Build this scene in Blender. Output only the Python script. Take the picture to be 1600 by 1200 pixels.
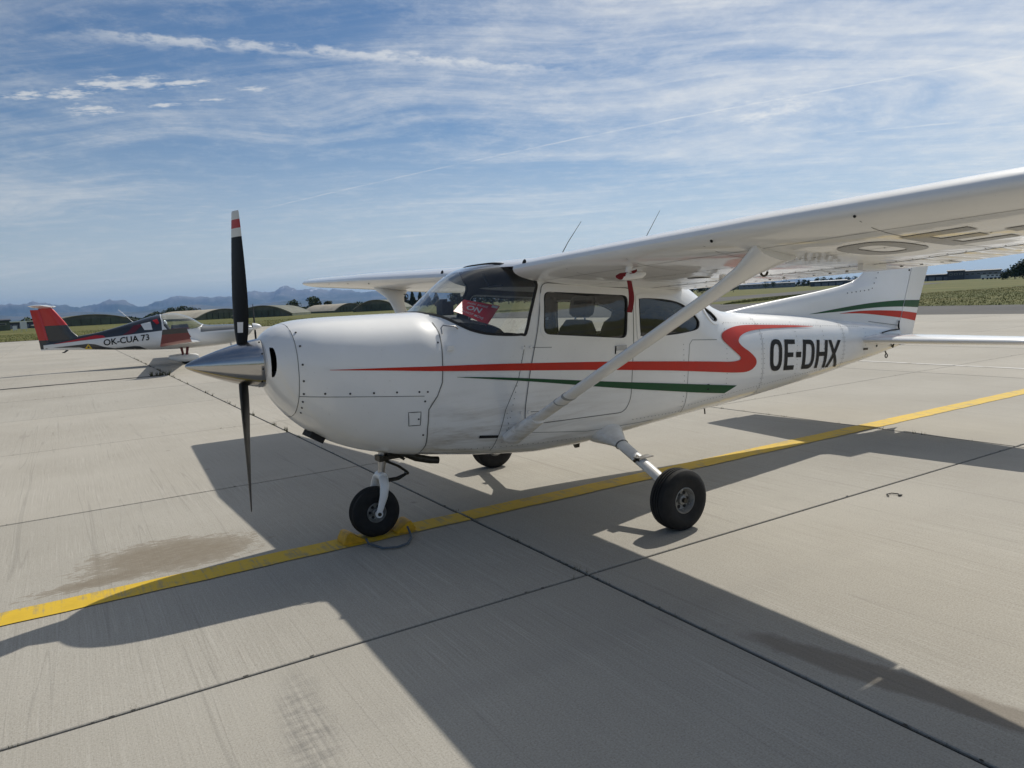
import bpy, bmesh, math, random
from mathutils import Vector, Matrix, Euler
from mathutils.geometry import delaunay_2d_cdt
for o in list(bpy.data.objects): bpy.data.objects.remove(o, do_unlink=True)
scene = bpy.context.scene
col = scene.collection
R = math.radians
# ------------------------------------------------------------------ camera
# world axes: x along the apron joints (aft along the white aircraft), y away from the viewer, z up
CAM_RIGHT = Vector((0.84909065, -0.52582714, -0.05050625))
CAM_DOWN = Vector((-0.10324942, -0.0714332, -0.99208712))
CAM_FWD = Vector((0.51805851, 0.84758664, -0.11494461))
cam_d = bpy.data.cameras.new('camera'); cam = bpy.data.objects.new('camera', cam_d); col.objects.link(cam)
m3 = Matrix((CAM_RIGHT, -CAM_DOWN, -CAM_FWD)).transposed()
cam.matrix_world = Matrix.Translation((0, 0, 1.6)) @ m3.to_4x4()
cam_d.sensor_width = 36.0; cam_d.lens = 1144.0/1600.0*36.0
cam_d.clip_start = 0.05; cam_d.clip_end = 120000
scene.camera = cam
scene.render.resolution_x, scene.render.resolution_y = 1024, 768
# ------------------------------------------------------------------ light
SUN_DIR = Vector((0.87, 0.31, 1.0)).normalized()          # towards the sun
SUN_EL = math.asin(SUN_DIR.z); SUN_AZ = math.atan2(SUN_DIR.x, SUN_DIR.y)
sd = bpy.data.lights.new('sun', 'SUN'); sd.energy = 3.15; sd.angle = R(0.53); sd.color = (1.0, 0.955, 0.87)
sun = bpy.data.objects.new('sun', sd); col.objects.link(sun)
sun.rotation_euler = SUN_DIR.to_track_quat('Z', 'Y').to_euler()
scene.view_settings.view_transform = 'Standard'; scene.view_settings.look = 'None'
scene.view_settings.exposure = 0.2; scene.view_settings.gamma = 1.0
scene.view_settings.use_curve_mapping = False

class NT:
    """small helper for node graphs"""
    def __init__(s, tree): s.t = tree; s.n = tree.nodes; s.l = tree.links
    def new(s, typ, **kw):
        nd = s.n.new(typ)
        for k, v in kw.items(): setattr(nd, k, v)
        return nd
    def put(s, sock, v):
        if hasattr(v, 'links') or isinstance(v, bpy.types.NodeSocket): s.l.new(v, sock)
        elif v is not None: sock.default_value = v
    def m(s, op, a, b=None, c=None, clamp=False):
        nd = s.n.new('ShaderNodeMath'); nd.operation = op; nd.use_clamp = clamp
        s.put(nd.inputs[0], a)
        if b is not None: s.put(nd.inputs[1], b)
        if c is not None: s.put(nd.inputs[2], c)
        return nd.outputs[0]
    def vm(s, op, a, b=None, scale=None):
        nd = s.n.new('ShaderNodeVectorMath'); nd.operation = op
        s.put(nd.inputs[0], a)
        if b is not None: s.put(nd.inputs[1], b)
        if scale is not None: s.put(nd.inputs['Scale'], scale)
        return nd.outputs['Value'] if op in ('LENGTH', 'DOT_PRODUCT', 'DISTANCE') else nd.outputs[0]
    def sep(s, v):
        nd = s.n.new('ShaderNodeSeparateXYZ'); s.put(nd.inputs[0], v); return nd.outputs
    def comb(s, x, y, z):
        nd = s.n.new('ShaderNodeCombineXYZ')
        for i, v in enumerate((x, y, z)): s.put(nd.inputs[i], v)
        return nd.outputs[0]
    def noise(s, vec, scale=1.0, detail=4.0, rough=0.5, dist=0.0):
        nd = s.n.new('ShaderNodeTexNoise'); s.put(nd.inputs['Vector'], vec)
        nd.inputs['Scale'].default_value = scale; nd.inputs['Detail'].default_value = detail
        nd.inputs['Roughness'].default_value = rough; nd.inputs['Distortion'].default_value = dist
        return nd.outputs['Fac']
    def ss(s, v, a, b, o0=0.0, o1=1.0):
        nd = s.n.new('ShaderNodeMapRange'); nd.interpolation_type = 'SMOOTHSTEP'
        s.put(nd.inputs[0], v); s.put(nd.inputs[1], a); s.put(nd.inputs[2], b)
        nd.inputs[3].default_value = o0; nd.inputs[4].default_value = o1
        return nd.outputs[0]
    def mix(s, fac, a, b, blend='MIX'):
        nd = s.n.new('ShaderNodeMix'); nd.data_type = 'RGBA'; nd.blend_type = blend
        s.put(nd.inputs[0], fac)
        for sock, v in ((nd.inputs[6], a), (nd.inputs[7], b)):
            if isinstance(v, (tuple, list)): v = tuple(v) + ((1.0,) if len(v) == 3 else ())
            s.put(sock, v)
        return nd.outputs[2]

# ------------------------------------------------------------------ world: clear sky with thin cirrus and contrails
world = bpy.data.worlds.new('World'); scene.world = world; world.use_nodes = True
W = NT(world.node_tree); W.n.clear()
sky = W.new('ShaderNodeTexSky', sky_type='NISHITA'); sky.sun_disc = False
sky.sun_elevation = SUN_EL; sky.sun_rotation = SUN_AZ
sky.air_density = 1.0; sky.dust_density = 0.15; sky.ozone_density = 3.0; sky.altitude = 300
tc = W.new('ShaderNodeTexCoord')
dirv = W.vm('NORMALIZE', tc.outputs['Generated'])
dx, dy, dz = W.sep(dirv)
den = W.m('ADD', W.m('MAXIMUM', dz, 0.0), 0.08)
px_, py_ = W.m('DIVIDE', dx, den), W.m('DIVIDE', dy, den)
flat = W.comb(px_, py_, 0.0)                                 # cloud deck coordinates
ca, sa = 0.849, -0.526                                       # the cirrus streaks run along this direction
su = W.m('ADD', W.m('MULTIPLY', px_, ca), W.m('MULTIPLY', py_, sa))
sv = W.m('ADD', W.m('MULTIPLY', px_, -sa), W.m('MULTIPLY', py_, ca))
warp = W.noise(flat, 0.42, 2, 0.5)
sv2 = W.m('ADD', sv, W.m('MULTIPLY', warp, 1.9))
su2 = W.m('ADD', su, W.m('MULTIPLY', W.noise(W.vm('ADD', flat, (7.3, 2.1, 0)), 0.9, 2, 0.5), 0.8))
# broad soft bands, medium streaks and fine wind-combed fibres
st1 = W.noise(W.comb(W.m('MULTIPLY', su2, 0.38), W.m('MULTIPLY', sv2, 1.15), 3.0), 1.0, 4, 0.55)
st2 = W.noise(W.comb(W.m('MULTIPLY', su2, 0.62), W.m('MULTIPLY', sv2, 4.0), 9.0), 1.0, 6, 0.66)
st3 = W.noise(W.comb(W.m('MULTIPLY', su2, 1.6), W.m('MULTIPLY', sv2, 15.0), 21.0), 1.0, 5, 0.7)
feath = W.noise(W.vm('ADD', flat, (3.1, 8.0, 2.0)), 5.5, 7, 0.72)
veil = W.noise(W.vm('ADD', flat, (1.7, 5.2, 1.0)), 0.55, 3, 0.5)
sunside = W.vm('DOT_PRODUCT', dirv, tuple(SUN_DIR))
def lin(*ts):
    o = None
    for f, v in ts:
        q = W.m('MULTIPLY', v, f); o = q if o is None else W.m('ADD', o, q)
    return o
# cirrus is denser towards the sunny side of the sky
cir = lin((1.0, st1), (0.36, st2), (0.12, st3), (0.34, feath), (0.30, veil), (0.54, W.ss(sunside, 0.58, 1.0)))
cmask = W.m('MULTIPLY', W.ss(cir, 1.0, 1.74), 0.92)
low = W.ss(dz, 0.0, 0.26, 0.55, 0.0)
thin = lin((0.22, W.m('MULTIPLY', W.ss(st2, 0.44, 0.78), W.ss(veil, 0.36, 0.6))), (0.05, W.ss(st3, 0.42, 0.72)), (0.10, W.ss(feath, 0.45, 0.7)), (0.95, low))
cmask = W.m('SUBTRACT', 1.0, W.m('MULTIPLY', W.m('SUBTRACT', 1.0, cmask), W.m('SUBTRACT', 1.0, thin, clamp=True)))
def contrail(p0, p1, w0, w1, strength, rag, fade):
    d = (p1[0]-p0[0], p1[1]-p0[1]); L = math.hypot(*d); d = (d[0]/L, d[1]/L)
    rx, ry = W.m('SUBTRACT', px_, p0[0]), W.m('SUBTRACT', py_, p0[1])
    along = W.m('ADD', W.m('MULTIPLY', rx, d[0]), W.m('MULTIPLY', ry, d[1]))
    across = W.m('ADD', W.m('MULTIPLY', rx, -d[1]), W.m('MULTIPLY', ry, d[0]))
    nz = W.noise(W.vm('SCALE', flat, scale=rag), 1.0, 5, 0.65)
    across = W.m('ADD', across, W.m('MULTIPLY', W.m('SUBTRACT', nz, 0.5), 2.2*w1))
    k = W.m('DIVIDE', along, L, clamp=True)
    wid = W.m('ADD', w0, W.m('MULTIPLY', k, w1-w0))
    a = W.ss(W.m('ABSOLUTE', across), W.m('MULTIPLY', wid, 0.15), wid, 1.0, 0.0)
    e = W.m('MULTIPLY', W.ss(along, 0.0, fade), W.ss(along, L-fade, L, 1.0, 0.0))
    dens = W.ss(nz, 0.34, 0.62, 0.15, 1.0)
    return W.m('MULTIPLY', W.m('MULTIPLY', a, e), W.m('MULTIPLY', dens, strength))
masks = [contrail((-0.05, 2.49), (1.75, 2.13), 0.05, 0.075, 0.5, 11.0, 0.45),
         contrail((1.0, 4.85), (3.3, 0.55), 0.016, 0.013, 0.34, 7.0, 0.6),
         contrail((3.1, 2.25), (3.55, 1.75), 0.02, 0.02, 0.35, 6.0, 0.15)]
# a small group of broken puffs
pn = W.noise(W.comb(W.m('MULTIPLY', su, 12.0), W.m('MULTIPLY', sv, 22.0), 4.0), 1.0, 8, 0.72)
pf = None
for cx, cy, rx, ry in ((-.015, 2.98, .085, .03), (.105, 2.93, .085, .045), (.225, 2.80, .10, .05), (.335, 2.76, .075, .045), (.19, 3.06, .09, .05), (.44, 2.72, .10, .03), (.66, 2.70, .055, .022), (.40, 2.95, .08, .018), (.56, 2.84, .05, .014)):
    ddx, ddy = W.m('SUBTRACT', px_, cx), W.m('SUBTRACT', py_, cy)
    u_ = W.m('DIVIDE', lin((ca, ddx), (sa, ddy)), rx); v_ = W.m('DIVIDE', lin((-sa, ddx), (ca, ddy)), ry*1.4)
    r_ = W.m('SQRT', W.m('ADD', W.m('MULTIPLY', u_, u_), W.m('MULTIPLY', v_, v_)))
    q = W.ss(lin((-0.55, r_), (2.6, pn)), 0.72, 1.3)
    pf = q if pf is None else W.m('MAXIMUM', pf, q)
masks.append(W.m('MULTIPLY', pf, 0.66))
ex = W.m('DIVIDE', W.m('SUBTRACT', px_, 2.62), 0.42); ey = W.m('DIVIDE', W.m('SUBTRACT', py_, 2.1), 0.34)
er = W.m('SQRT', W.m('ADD', W.m('MULTIPLY', ex, ex), W.m('MULTIPLY', ey, ey)))
masks.append(W.m('MULTIPLY', W.m('MULTIPLY', W.ss(feath, 0.42, 0.72), W.ss(er, 0.05, 1.0, 1.0, 0.0)), 0.6))
tot = cmask
for k_ in masks: tot = W.m('SUBTRACT', 1.0, W.m('MULTIPLY', W.m('SUBTRACT', 1.0, tot), W.m('SUBTRACT', 1.0, k_)))
tot = W.m('MULTIPLY', tot, W.ss(dz, -0.02, 0.05))
cloudcol = W.mix(W.ss(sunside, 0.0, 0.95), (4.7, 4.8, 4.75), (7.3, 7.15, 6.7))
skyc = W.mix(1.0, sky.outputs[0], (0.44, 0.505, 0.545), 'MULTIPLY')
mixc = W.mix(tot, skyc, cloudcol)
bg = W.new('ShaderNodeBackground'); W.put(bg.inputs[0], mixc); bg.inputs[1].default_value = 0.117
wo = W.new('ShaderNodeOutputWorld'); W.l.new(bg.outputs[0], wo.inputs[0])

# ------------------------------------------------------------------ helpers
def link(o, parent=None):
    col.objects.link(o)
    if parent is not None: o.parent = parent
    return o
def tag(o, label=None, cat=None, group=None, kind=None):
    if label: o['label'] = label
    if cat: o['category'] = cat
    if group: o['group'] = group
    if kind: o['kind'] = kind
    return o
def thing(name, label, cat, loc=(0, 0, 0), rotz=0.0, group=None):
    o = bpy.data.objects.new(name, None); o.empty_display_size = 0.2
    o.location = loc; o.rotation_euler = (0, 0, rotz)
    return tag(link(o), label, cat, group)
def mesh(name, V, F, mat, parent=None, smooth=None, mi=None):
    me = bpy.data.meshes.new(name); me.from_pydata([tuple(v) for v in V], [], F); me.update()
    mats = mat if isinstance(mat, (list, tuple)) else [mat]
    for m in mats: me.materials.append(m) if m else None
    if mi: me.polygons.foreach_set('material_index', mi)
    if smooth is not None:
        me.polygons.foreach_set('use_smooth', [True]*len(me.polygons))
        me.set_sharp_from_angle(angle=R(smooth))
    return link(bpy.data.objects.new(name, me), parent)
class MB:
    def __init__(s): s.V = []; s.F = []; s.I = []; s.mi = 0
    def add(s, V, F):
        b = len(s.V); s.V += [Vector(v) for v in V]; s.F += [tuple(i+b for i in f) for f in F]; s.I += [s.mi]*len(F)
        return s
    def box(s, c, d, rot=None):
        x, y, z = d[0]/2, d[1]/2, d[2]/2
        P = [Vector(p) for p in ((-x,-y,-z),(x,-y,-z),(x,y,-z),(-x,y,-z),(-x,-y,z),(x,-y,z),(x,y,z),(-x,y,z))]
        if rot is not None: P = [rot @ p for p in P]
        return s.add([p+Vector(c) for p in P], [(0,3,2,1),(4,5,6,7),(0,1,5,4),(1,2,6,5),(2,3,7,6),(3,0,4,7)])
    def tube(s, pts, rad, n=10, flat=None, cap=True):
        """sweep of a circle (or an ellipse: flat=(ratio, axis)) along pts"""
        pts = [Vector(p) for p in pts]; k = len(pts)
        rad = rad if isinstance(rad, (list, tuple)) else [rad]*k
        up = None; rings = []
        for i, p in enumerate(pts):
            t = (pts[min(i+1, k-1)]-pts[max(i-1, 0)]).normalized()
            if flat is not None:
                a = Vector(flat[1]); a = (a - t*a.dot(t)).normalized(); b = t.cross(a)
                ring = [p + a*(rad[i]*math.cos(q)) + b*(rad[i]*flat[0]*math.sin(q)) for q in (2*math.pi*j/n for j in range(n))]
            else:
                if up is None: up = Vector((0,0,1)) if abs(t.z) < .9 else Vector((1,0,0))
                a = (up - t*up.dot(t)).normalized(); b = t.cross(a); up = a
                ring = [p + a*(rad[i]*math.cos(q)) + b*(rad[i]*math.sin(q)) for q in (2*math.pi*j/n for j in range(n))]
            rings.append(ring)
        return s.loft(rings, cap)
    def loft(s, rings, cap=True, closed=True):
        n = len(rings[0]); V = [v for r in rings for v in r]; F = []
        for i in range(len(rings)-1):
            for j in range(n if closed else n-1):
                j2 = (j+1) % n
                F.append((i*n+j, i*n+j2, (i+1)*n+j2, (i+1)*n+j))
        if cap:
            F.append(tuple(range(n-1, -1, -1))); F.append(tuple((len(rings)-1)*n+j for j in range(n)))
        return s.add(V, F)
    def lathe(s, prof, M, n=40):
        """profile of (along, radius) about the local x axis of matrix M"""
        rings = [[M @ Vector((a, r*math.cos(2*math.pi*j/n), r*math.sin(2*math.pi*j/n))) for j in range(n)] for a, r in prof]
        return s.loft(rings, cap=False)
    def disc(s, c, nrm, r, n=10, h=0.0):
        nrm = Vector(nrm).normalized(); a = nrm.orthogonal().normalized(); b = nrm.cross(a); c = Vector(c)
        ring = [c + a*r*math.cos(2*math.pi*j/n) + b*r*math.sin(2*math.pi*j/n) for j in range(n)]
        if h: return s.loft([ring, [p+nrm*h for p in ring]])
        return s.add(ring, [tuple(range(n))])
    def build(s, name, mat, parent=None, smooth=None):
        return mesh(name, s.V, s.F, mat, parent, smooth, s.I if any(s.I) else None)

def simple(name, c, rough=0.5, metal=0.0, coat=0.0, coatr=0.05, var=0.0, vscale=6.0, bump=0.0, bscale=80.0, spec=0.5):
    m = bpy.data.materials.new(name); m.use_nodes = True; g = NT(m.node_tree)
    b = g.n['Principled BSDF']
    b.inputs['Base Color'].default_value = (*c, 1); b.inputs['Roughness'].default_value = rough
    b.inputs['Metallic'].default_value = metal; b.inputs['Coat Weight'].default_value = coat
    b.inputs['Coat Roughness'].default_value = coatr; b.inputs['Specular IOR Level'].default_value = spec
    t = g.new('ShaderNodeTexCoord')
    if var:
        n = g.noise(t.outputs['Object'], vscale, 6, 0.6)
        g.put(b.inputs['Base Color'], g.mix(g.ss(n, 0.3, 0.7), tuple(x*(1-var) for x in c), tuple(min(1, x*(1+var)) for x in c)))
        g.put(b.inputs['Roughness'], g.ss(n, 0.2, 0.8, max(0.02, rough-0.08), min(1, rough+0.08)))
    if bump:
        n2 = g.noise(t.outputs['Object'], bscale, 4, 0.6)
        bp = g.new('ShaderNodeBump'); bp.inputs['Strength'].default_value = bump; bp.inputs['Distance'].default_value = 0.01
        g.put(bp.inputs['Height'], n2); g.l.new(bp.outputs[0], b.inputs['Normal'])
    return m
M = {}
def paint_white():
    m = bpy.data.materials.new('white_paint'); m.use_nodes = True; g = NT(m.node_tree); b = g.n['Principled BSDF']
    t = g.new('ShaderNodeTexCoord').outputs['Object']; x, y, z = g.sep(t)
    n = g.noise(t, 2.2, 6, 0.6)
    c = g.mix(g.ss(n, 0.3, 0.75), (0.87, 0.86, 0.835), (0.82, 0.81, 0.785))
    # oily streaks blown back along the lower fuselage, with a shape of their own
    sn = g.noise(g.comb(g.m('MULTIPLY', x, 1.4), g.m('MULTIPLY', y, 9.0), g.m('MULTIPLY', z, 15.0)), 1.0, 5, 0.65, 0.3)
    reg = g.m('MULTIPLY', g.ss(x, 0.2, 0.3), g.ss(x, 0.5, 2.6, 1.0, 0.0))
    reg = g.m('MULTIPLY', reg, g.ss(z, 0.62, 1.12, 1.0, 0.0))
    f = g.m('MULTIPLY', g.m('MULTIPLY', g.ss(sn, 0.38, 0.72), reg), 0.7)
    c = g.mix(f, c, (0.33, 0.27, 0.19))
    spk = g.noise(t, 60.0, 2, 0.5)
    c = g.mix(g.m('MULTIPLY', g.ss(spk, 0.66, 0.8), 0.22), c, (0.45, 0.42, 0.37))
    g.put(b.inputs['Base Color'], c)
    g.put(b.inputs['Roughness'], g.ss(n, 0.2, 0.8, 0.3, 0.42))
    b.inputs['Coat Weight'].default_value = 0.75; b.inputs['Coat Roughness'].default_value = 0.06
    wv = g.noise(t, 3.5, 2, 0.5)
    bp = g.new('ShaderNodeBump'); bp.inputs['Strength'].default_value = 0.18; bp.inputs['Distance'].default_value = 0.02
    g.put(bp.inputs['Height'], wv); g.l.new(bp.outputs[0], b.inputs['Normal']); g.l.new(bp.outputs[0], b.inputs['Coat Normal'])
    return m
M['white'] = paint_white()
M['red'] = simple('red_paint', (0.56, 0.024, 0.008), 0.5, coat=0.12, var=0.06, spec=0.3)
M['green'] = simple('green_paint', (0.006, 0.072, 0.02), 0.5, coat=0.12, var=0.08, spec=0.3)
M['black'] = simple('black_paint', (0.008, 0.008, 0.008), 0.55, coat=0.05, var=0.1, spec=0.25)
M['blade'] = simple('blade_black', (0.006, 0.007, 0.009), 0.5, var=0.2, spec=0.22)
M['blade_white'] = simple('blade_white', (0.68, 0.67, 0.63), 0.45, var=0.05)
M['blade_red'] = simple('blade_red', (0.42, 0.03, 0.03), 0.45, var=0.05)
M['seam'] = simple('seam_line', (0.16, 0.16, 0.15), 0.7)
M['dark'] = simple('dark_gap', (0.012, 0.012, 0.012), 0.8)
M['chrome'] = simple('polished_metal', (0.52, 0.51, 0.50), 0.2, metal=1.0, var=0.05, vscale=4, bump=0.05, bscale=8)
M['steel'] = simple('bare_steel', (0.42, 0.41, 0.40), 0.35, metal=1.0, var=0.15, vscale=20)
M['rim'] = simple('wheel_rim', (0.25, 0.25, 0.24), 0.5, metal=0.4, var=0.2, vscale=30)
M['rubber'] = simple('tyre_rubber', (0.018, 0.018, 0.018), 0.75, var=0.3, vscale=18, bump=0.3, bscale=60, spec=0.3)
M['oily'] = simple('oily_metal', (0.05, 0.045, 0.035), 0.45, metal=0.6, var=0.3, vscale=30)
M['liner'] = simple('cabin_lining', (0.10, 0.098, 0.095), 0.8, var=0.15)
M['seat'] = simple('seat_fabric', (0.035, 0.036, 0.038), 0.85, var=0.2, bump=0.3, bscale=150)
M['panel_black'] = simple('glareshield_black', (0.016, 0.016, 0.017), 0.7, var=0.2)
M['rubber_seal'] = simple('rubber_seal', (0.01, 0.01, 0.01), 0.6)
M['placard'] = simple('placard_red', (0.80, 0.03, 0.045), 0.4, var=0.08)
M['print_white'] = simple('white_print', (0.78, 0.76, 0.74), 0.6)
M['flag'] = simple('red_ribbon', (0.21, 0.006, 0.012), 0.75, var=0.15)
M['rope'] = simple('rope_grey', (0.10, 0.12, 0.14), 0.8, var=0.2, vscale=60)
M['chock'] = simple('chock_orange', (0.66, 0.36, 0.014), 0.55, var=0.25, vscale=14, bump=0.2)
def glass(name, tint, refl_rough=0.02, dust=0.02, refl=1.7):
    m = bpy.data.materials.new(name); m.use_nodes = True; g = NT(m.node_tree)
    g.n.remove(g.n['Principled BSDF']); out = g.n['Material Output']
    tr = g.new('ShaderNodeBsdfTransparent'); tr.inputs[0].default_value = (*tint, 1)
    gl = g.new('ShaderNodeBsdfGlossy'); gl.inputs['Roughness'].default_value = refl_rough; gl.inputs[0].default_value = (1, 1, 1, 1)
    fr = g.new('ShaderNodeLayerWeight'); fr.inputs[0].default_value = 0.5
    fres = g.m('ADD', 0.05, g.m('MULTIPLY', g.m('POWER', fr.outputs['Facing'], 5.0), 0.95))
    mx = g.new('ShaderNodeMixShader'); g.put(mx.inputs[0], g.m('MULTIPLY', fres, refl, clamp=True))
    g.l.new(tr.outputs[0], mx.inputs[1]); g.l.new(gl.outputs[0], mx.inputs[2])
    # a thin film of dust on the acrylic
    df = g.new('ShaderNodeBsdfDiffuse'); df.inputs[0].default_value = (0.62, 0.62, 0.60, 1)
    nz = g.noise(g.new('ShaderNodeTexCoord').outputs['Object'], 5.0, 4, 0.6)
    mx2 = g.new('ShaderNodeMixShader'); g.put(mx2.inputs[0], g.ss(nz, 0.25, 0.75, dust*0.6, dust*1.4))
    g.l.new(mx.outputs[0], mx2.inputs[1]); g.l.new(df.outputs[0], mx2.inputs[2]); g.l.new(mx2.outputs[0], out.inputs[0])
    return m
M['wing_letter'] = simple('wing_letter_black', (0.018, 0.017, 0.015), 0.35, coat=0.45, coatr=0.08)
M['rivet'] = simple('rivet_grey', (0.30, 0.30, 0.29), 0.5)
M['glass'] = glass('acrylic_glass', (0.74, 0.76, 0.75))
M['wsglass'] = glass('windshield_acrylic', (0.90, 0.93, 0.94), 0.04, 0.03, 1.25)

def resample(poly, step, closed=True):
    out = []; n = len(poly)
    for i in range(n if closed else n-1):
        a, b = poly[i], poly[(i+1) % n]; d = math.dist(a, b); k = max(1, int(d/step))
        out += [(a[0]+(b[0]-a[0])*j/k, a[1]+(b[1]-a[1])*j/k) for j in range(k)]
    if not closed: out.append(poly[-1])
    return out
def spline(pts, sub=6, closed=False):
    """Catmull-Rom through pts"""
    out = []; n = len(pts)
    for i in range(n if closed else n-1):
        g = lambda k: pts[k % n] if closed else pts[max(0, min(n-1, k))]
        p0, p1, p2, p3 = g(i-1), g(i), g(i+1), g(i+2)
        for j in range(sub):
            t = j/sub
            out.append(tuple(0.5*((2*b)+(-a+c)*t+(2*a-5*b+4*c-d)*t*t+(-a+3*b-3*c+d)*t**3) for a, b, c, d in zip(p0, p1, p2, p3)))
    if not closed: out.append(tuple(pts[-1]))
    return out
def round_poly(poly, r, n=4):
    out = []; k = len(poly)
    for i in range(k):
        p, a, b = Vector(poly[i]), Vector(poly[i-1]), Vector(poly[(i+1) % k])
        q = min(r, (a-p).length*.48, (b-p).length*.48)
        s, e = p+(a-p).normalized()*q, p+(b-p).normalized()*q
        for j in range(n+1):
            t = j/n; v = s*(1-t)**2 + p*2*t*(1-t) + e*t*t; out.append((v.x, v.y))
    return out
def inside(p, polys):
    c = False
    for P in polys:
        n = len(P); j = n-1
        for i in range(n):
            (xi, yi), (xj, yj) = P[i], P[j]
            if (yi > p[1]) != (yj > p[1]) and p[0] < (xj-xi)*(p[1]-yi)/(yj-yi)+xi: c = not c
            j = i
    return c
def cdt_fill(polys, step, bounds=None):
    """triangles covering the even-odd region of the loops, with interior grid points"""
    V, E = [], []
    for P in polys:
        b = len(V); V += [Vector(p) for p in P]; E += [(b+i, b+(i+1) % len(P)) for i in range(len(P))]
    xs = [p[0] for P in polys for p in P]; ys = [p[1] for P in polys for p in P]
    x = min(xs)+step/2
    while x < max(xs):
        y = min(ys)+step/2
        while y < max(ys):
            if inside((x, y), polys): V.append(Vector((x, y)))
            y += step
        x += step
    vs, es, fs, _, _, _ = delaunay_2d_cdt(V, E, [], 0, 1e-6, False)
    F = []
    for f in fs:
        c = ((vs[f[0]].x+vs[f[1]].x+vs[f[2]].x)/3, (vs[f[0]].y+vs[f[1]].y+vs[f[2]].y)/3)
        if inside(c, polys): F.append(tuple(f))
    return [(v.x, v.y) for v in vs], F

def itp(T, x):
    n = len(T)
    if x <= T[0][0]: return T[0][1]
    if x >= T[-1][0]: return T[-1][1]
    lo, hi = 0, n-1
    while hi-lo > 1:
        m = (lo+hi)//2
        if T[m][0] <= x: lo = m
        else: hi = m
    sl = lambda i: (T[i+1][1]-T[i][1])/(T[i+1][0]-T[i][0])
    def tan(i):
        if i == 0: return sl(0)
        if i == n-1: return sl(n-2)
        a, b = sl(i-1), sl(i)
        return 0.0 if a*b <= 0 else 2*a*b/(a+b)
    h = T[hi][0]-T[lo][0]; t = (x-T[lo][0])/h; m0, m1 = tan(lo)*h, tan(hi)*h
    return (2*t**3-3*t*t+1)*T[lo][1]+(t**3-2*t*t+t)*m0+(-2*t**3+3*t*t)*T[hi][1]+(t**3-t*t)*m1

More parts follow.
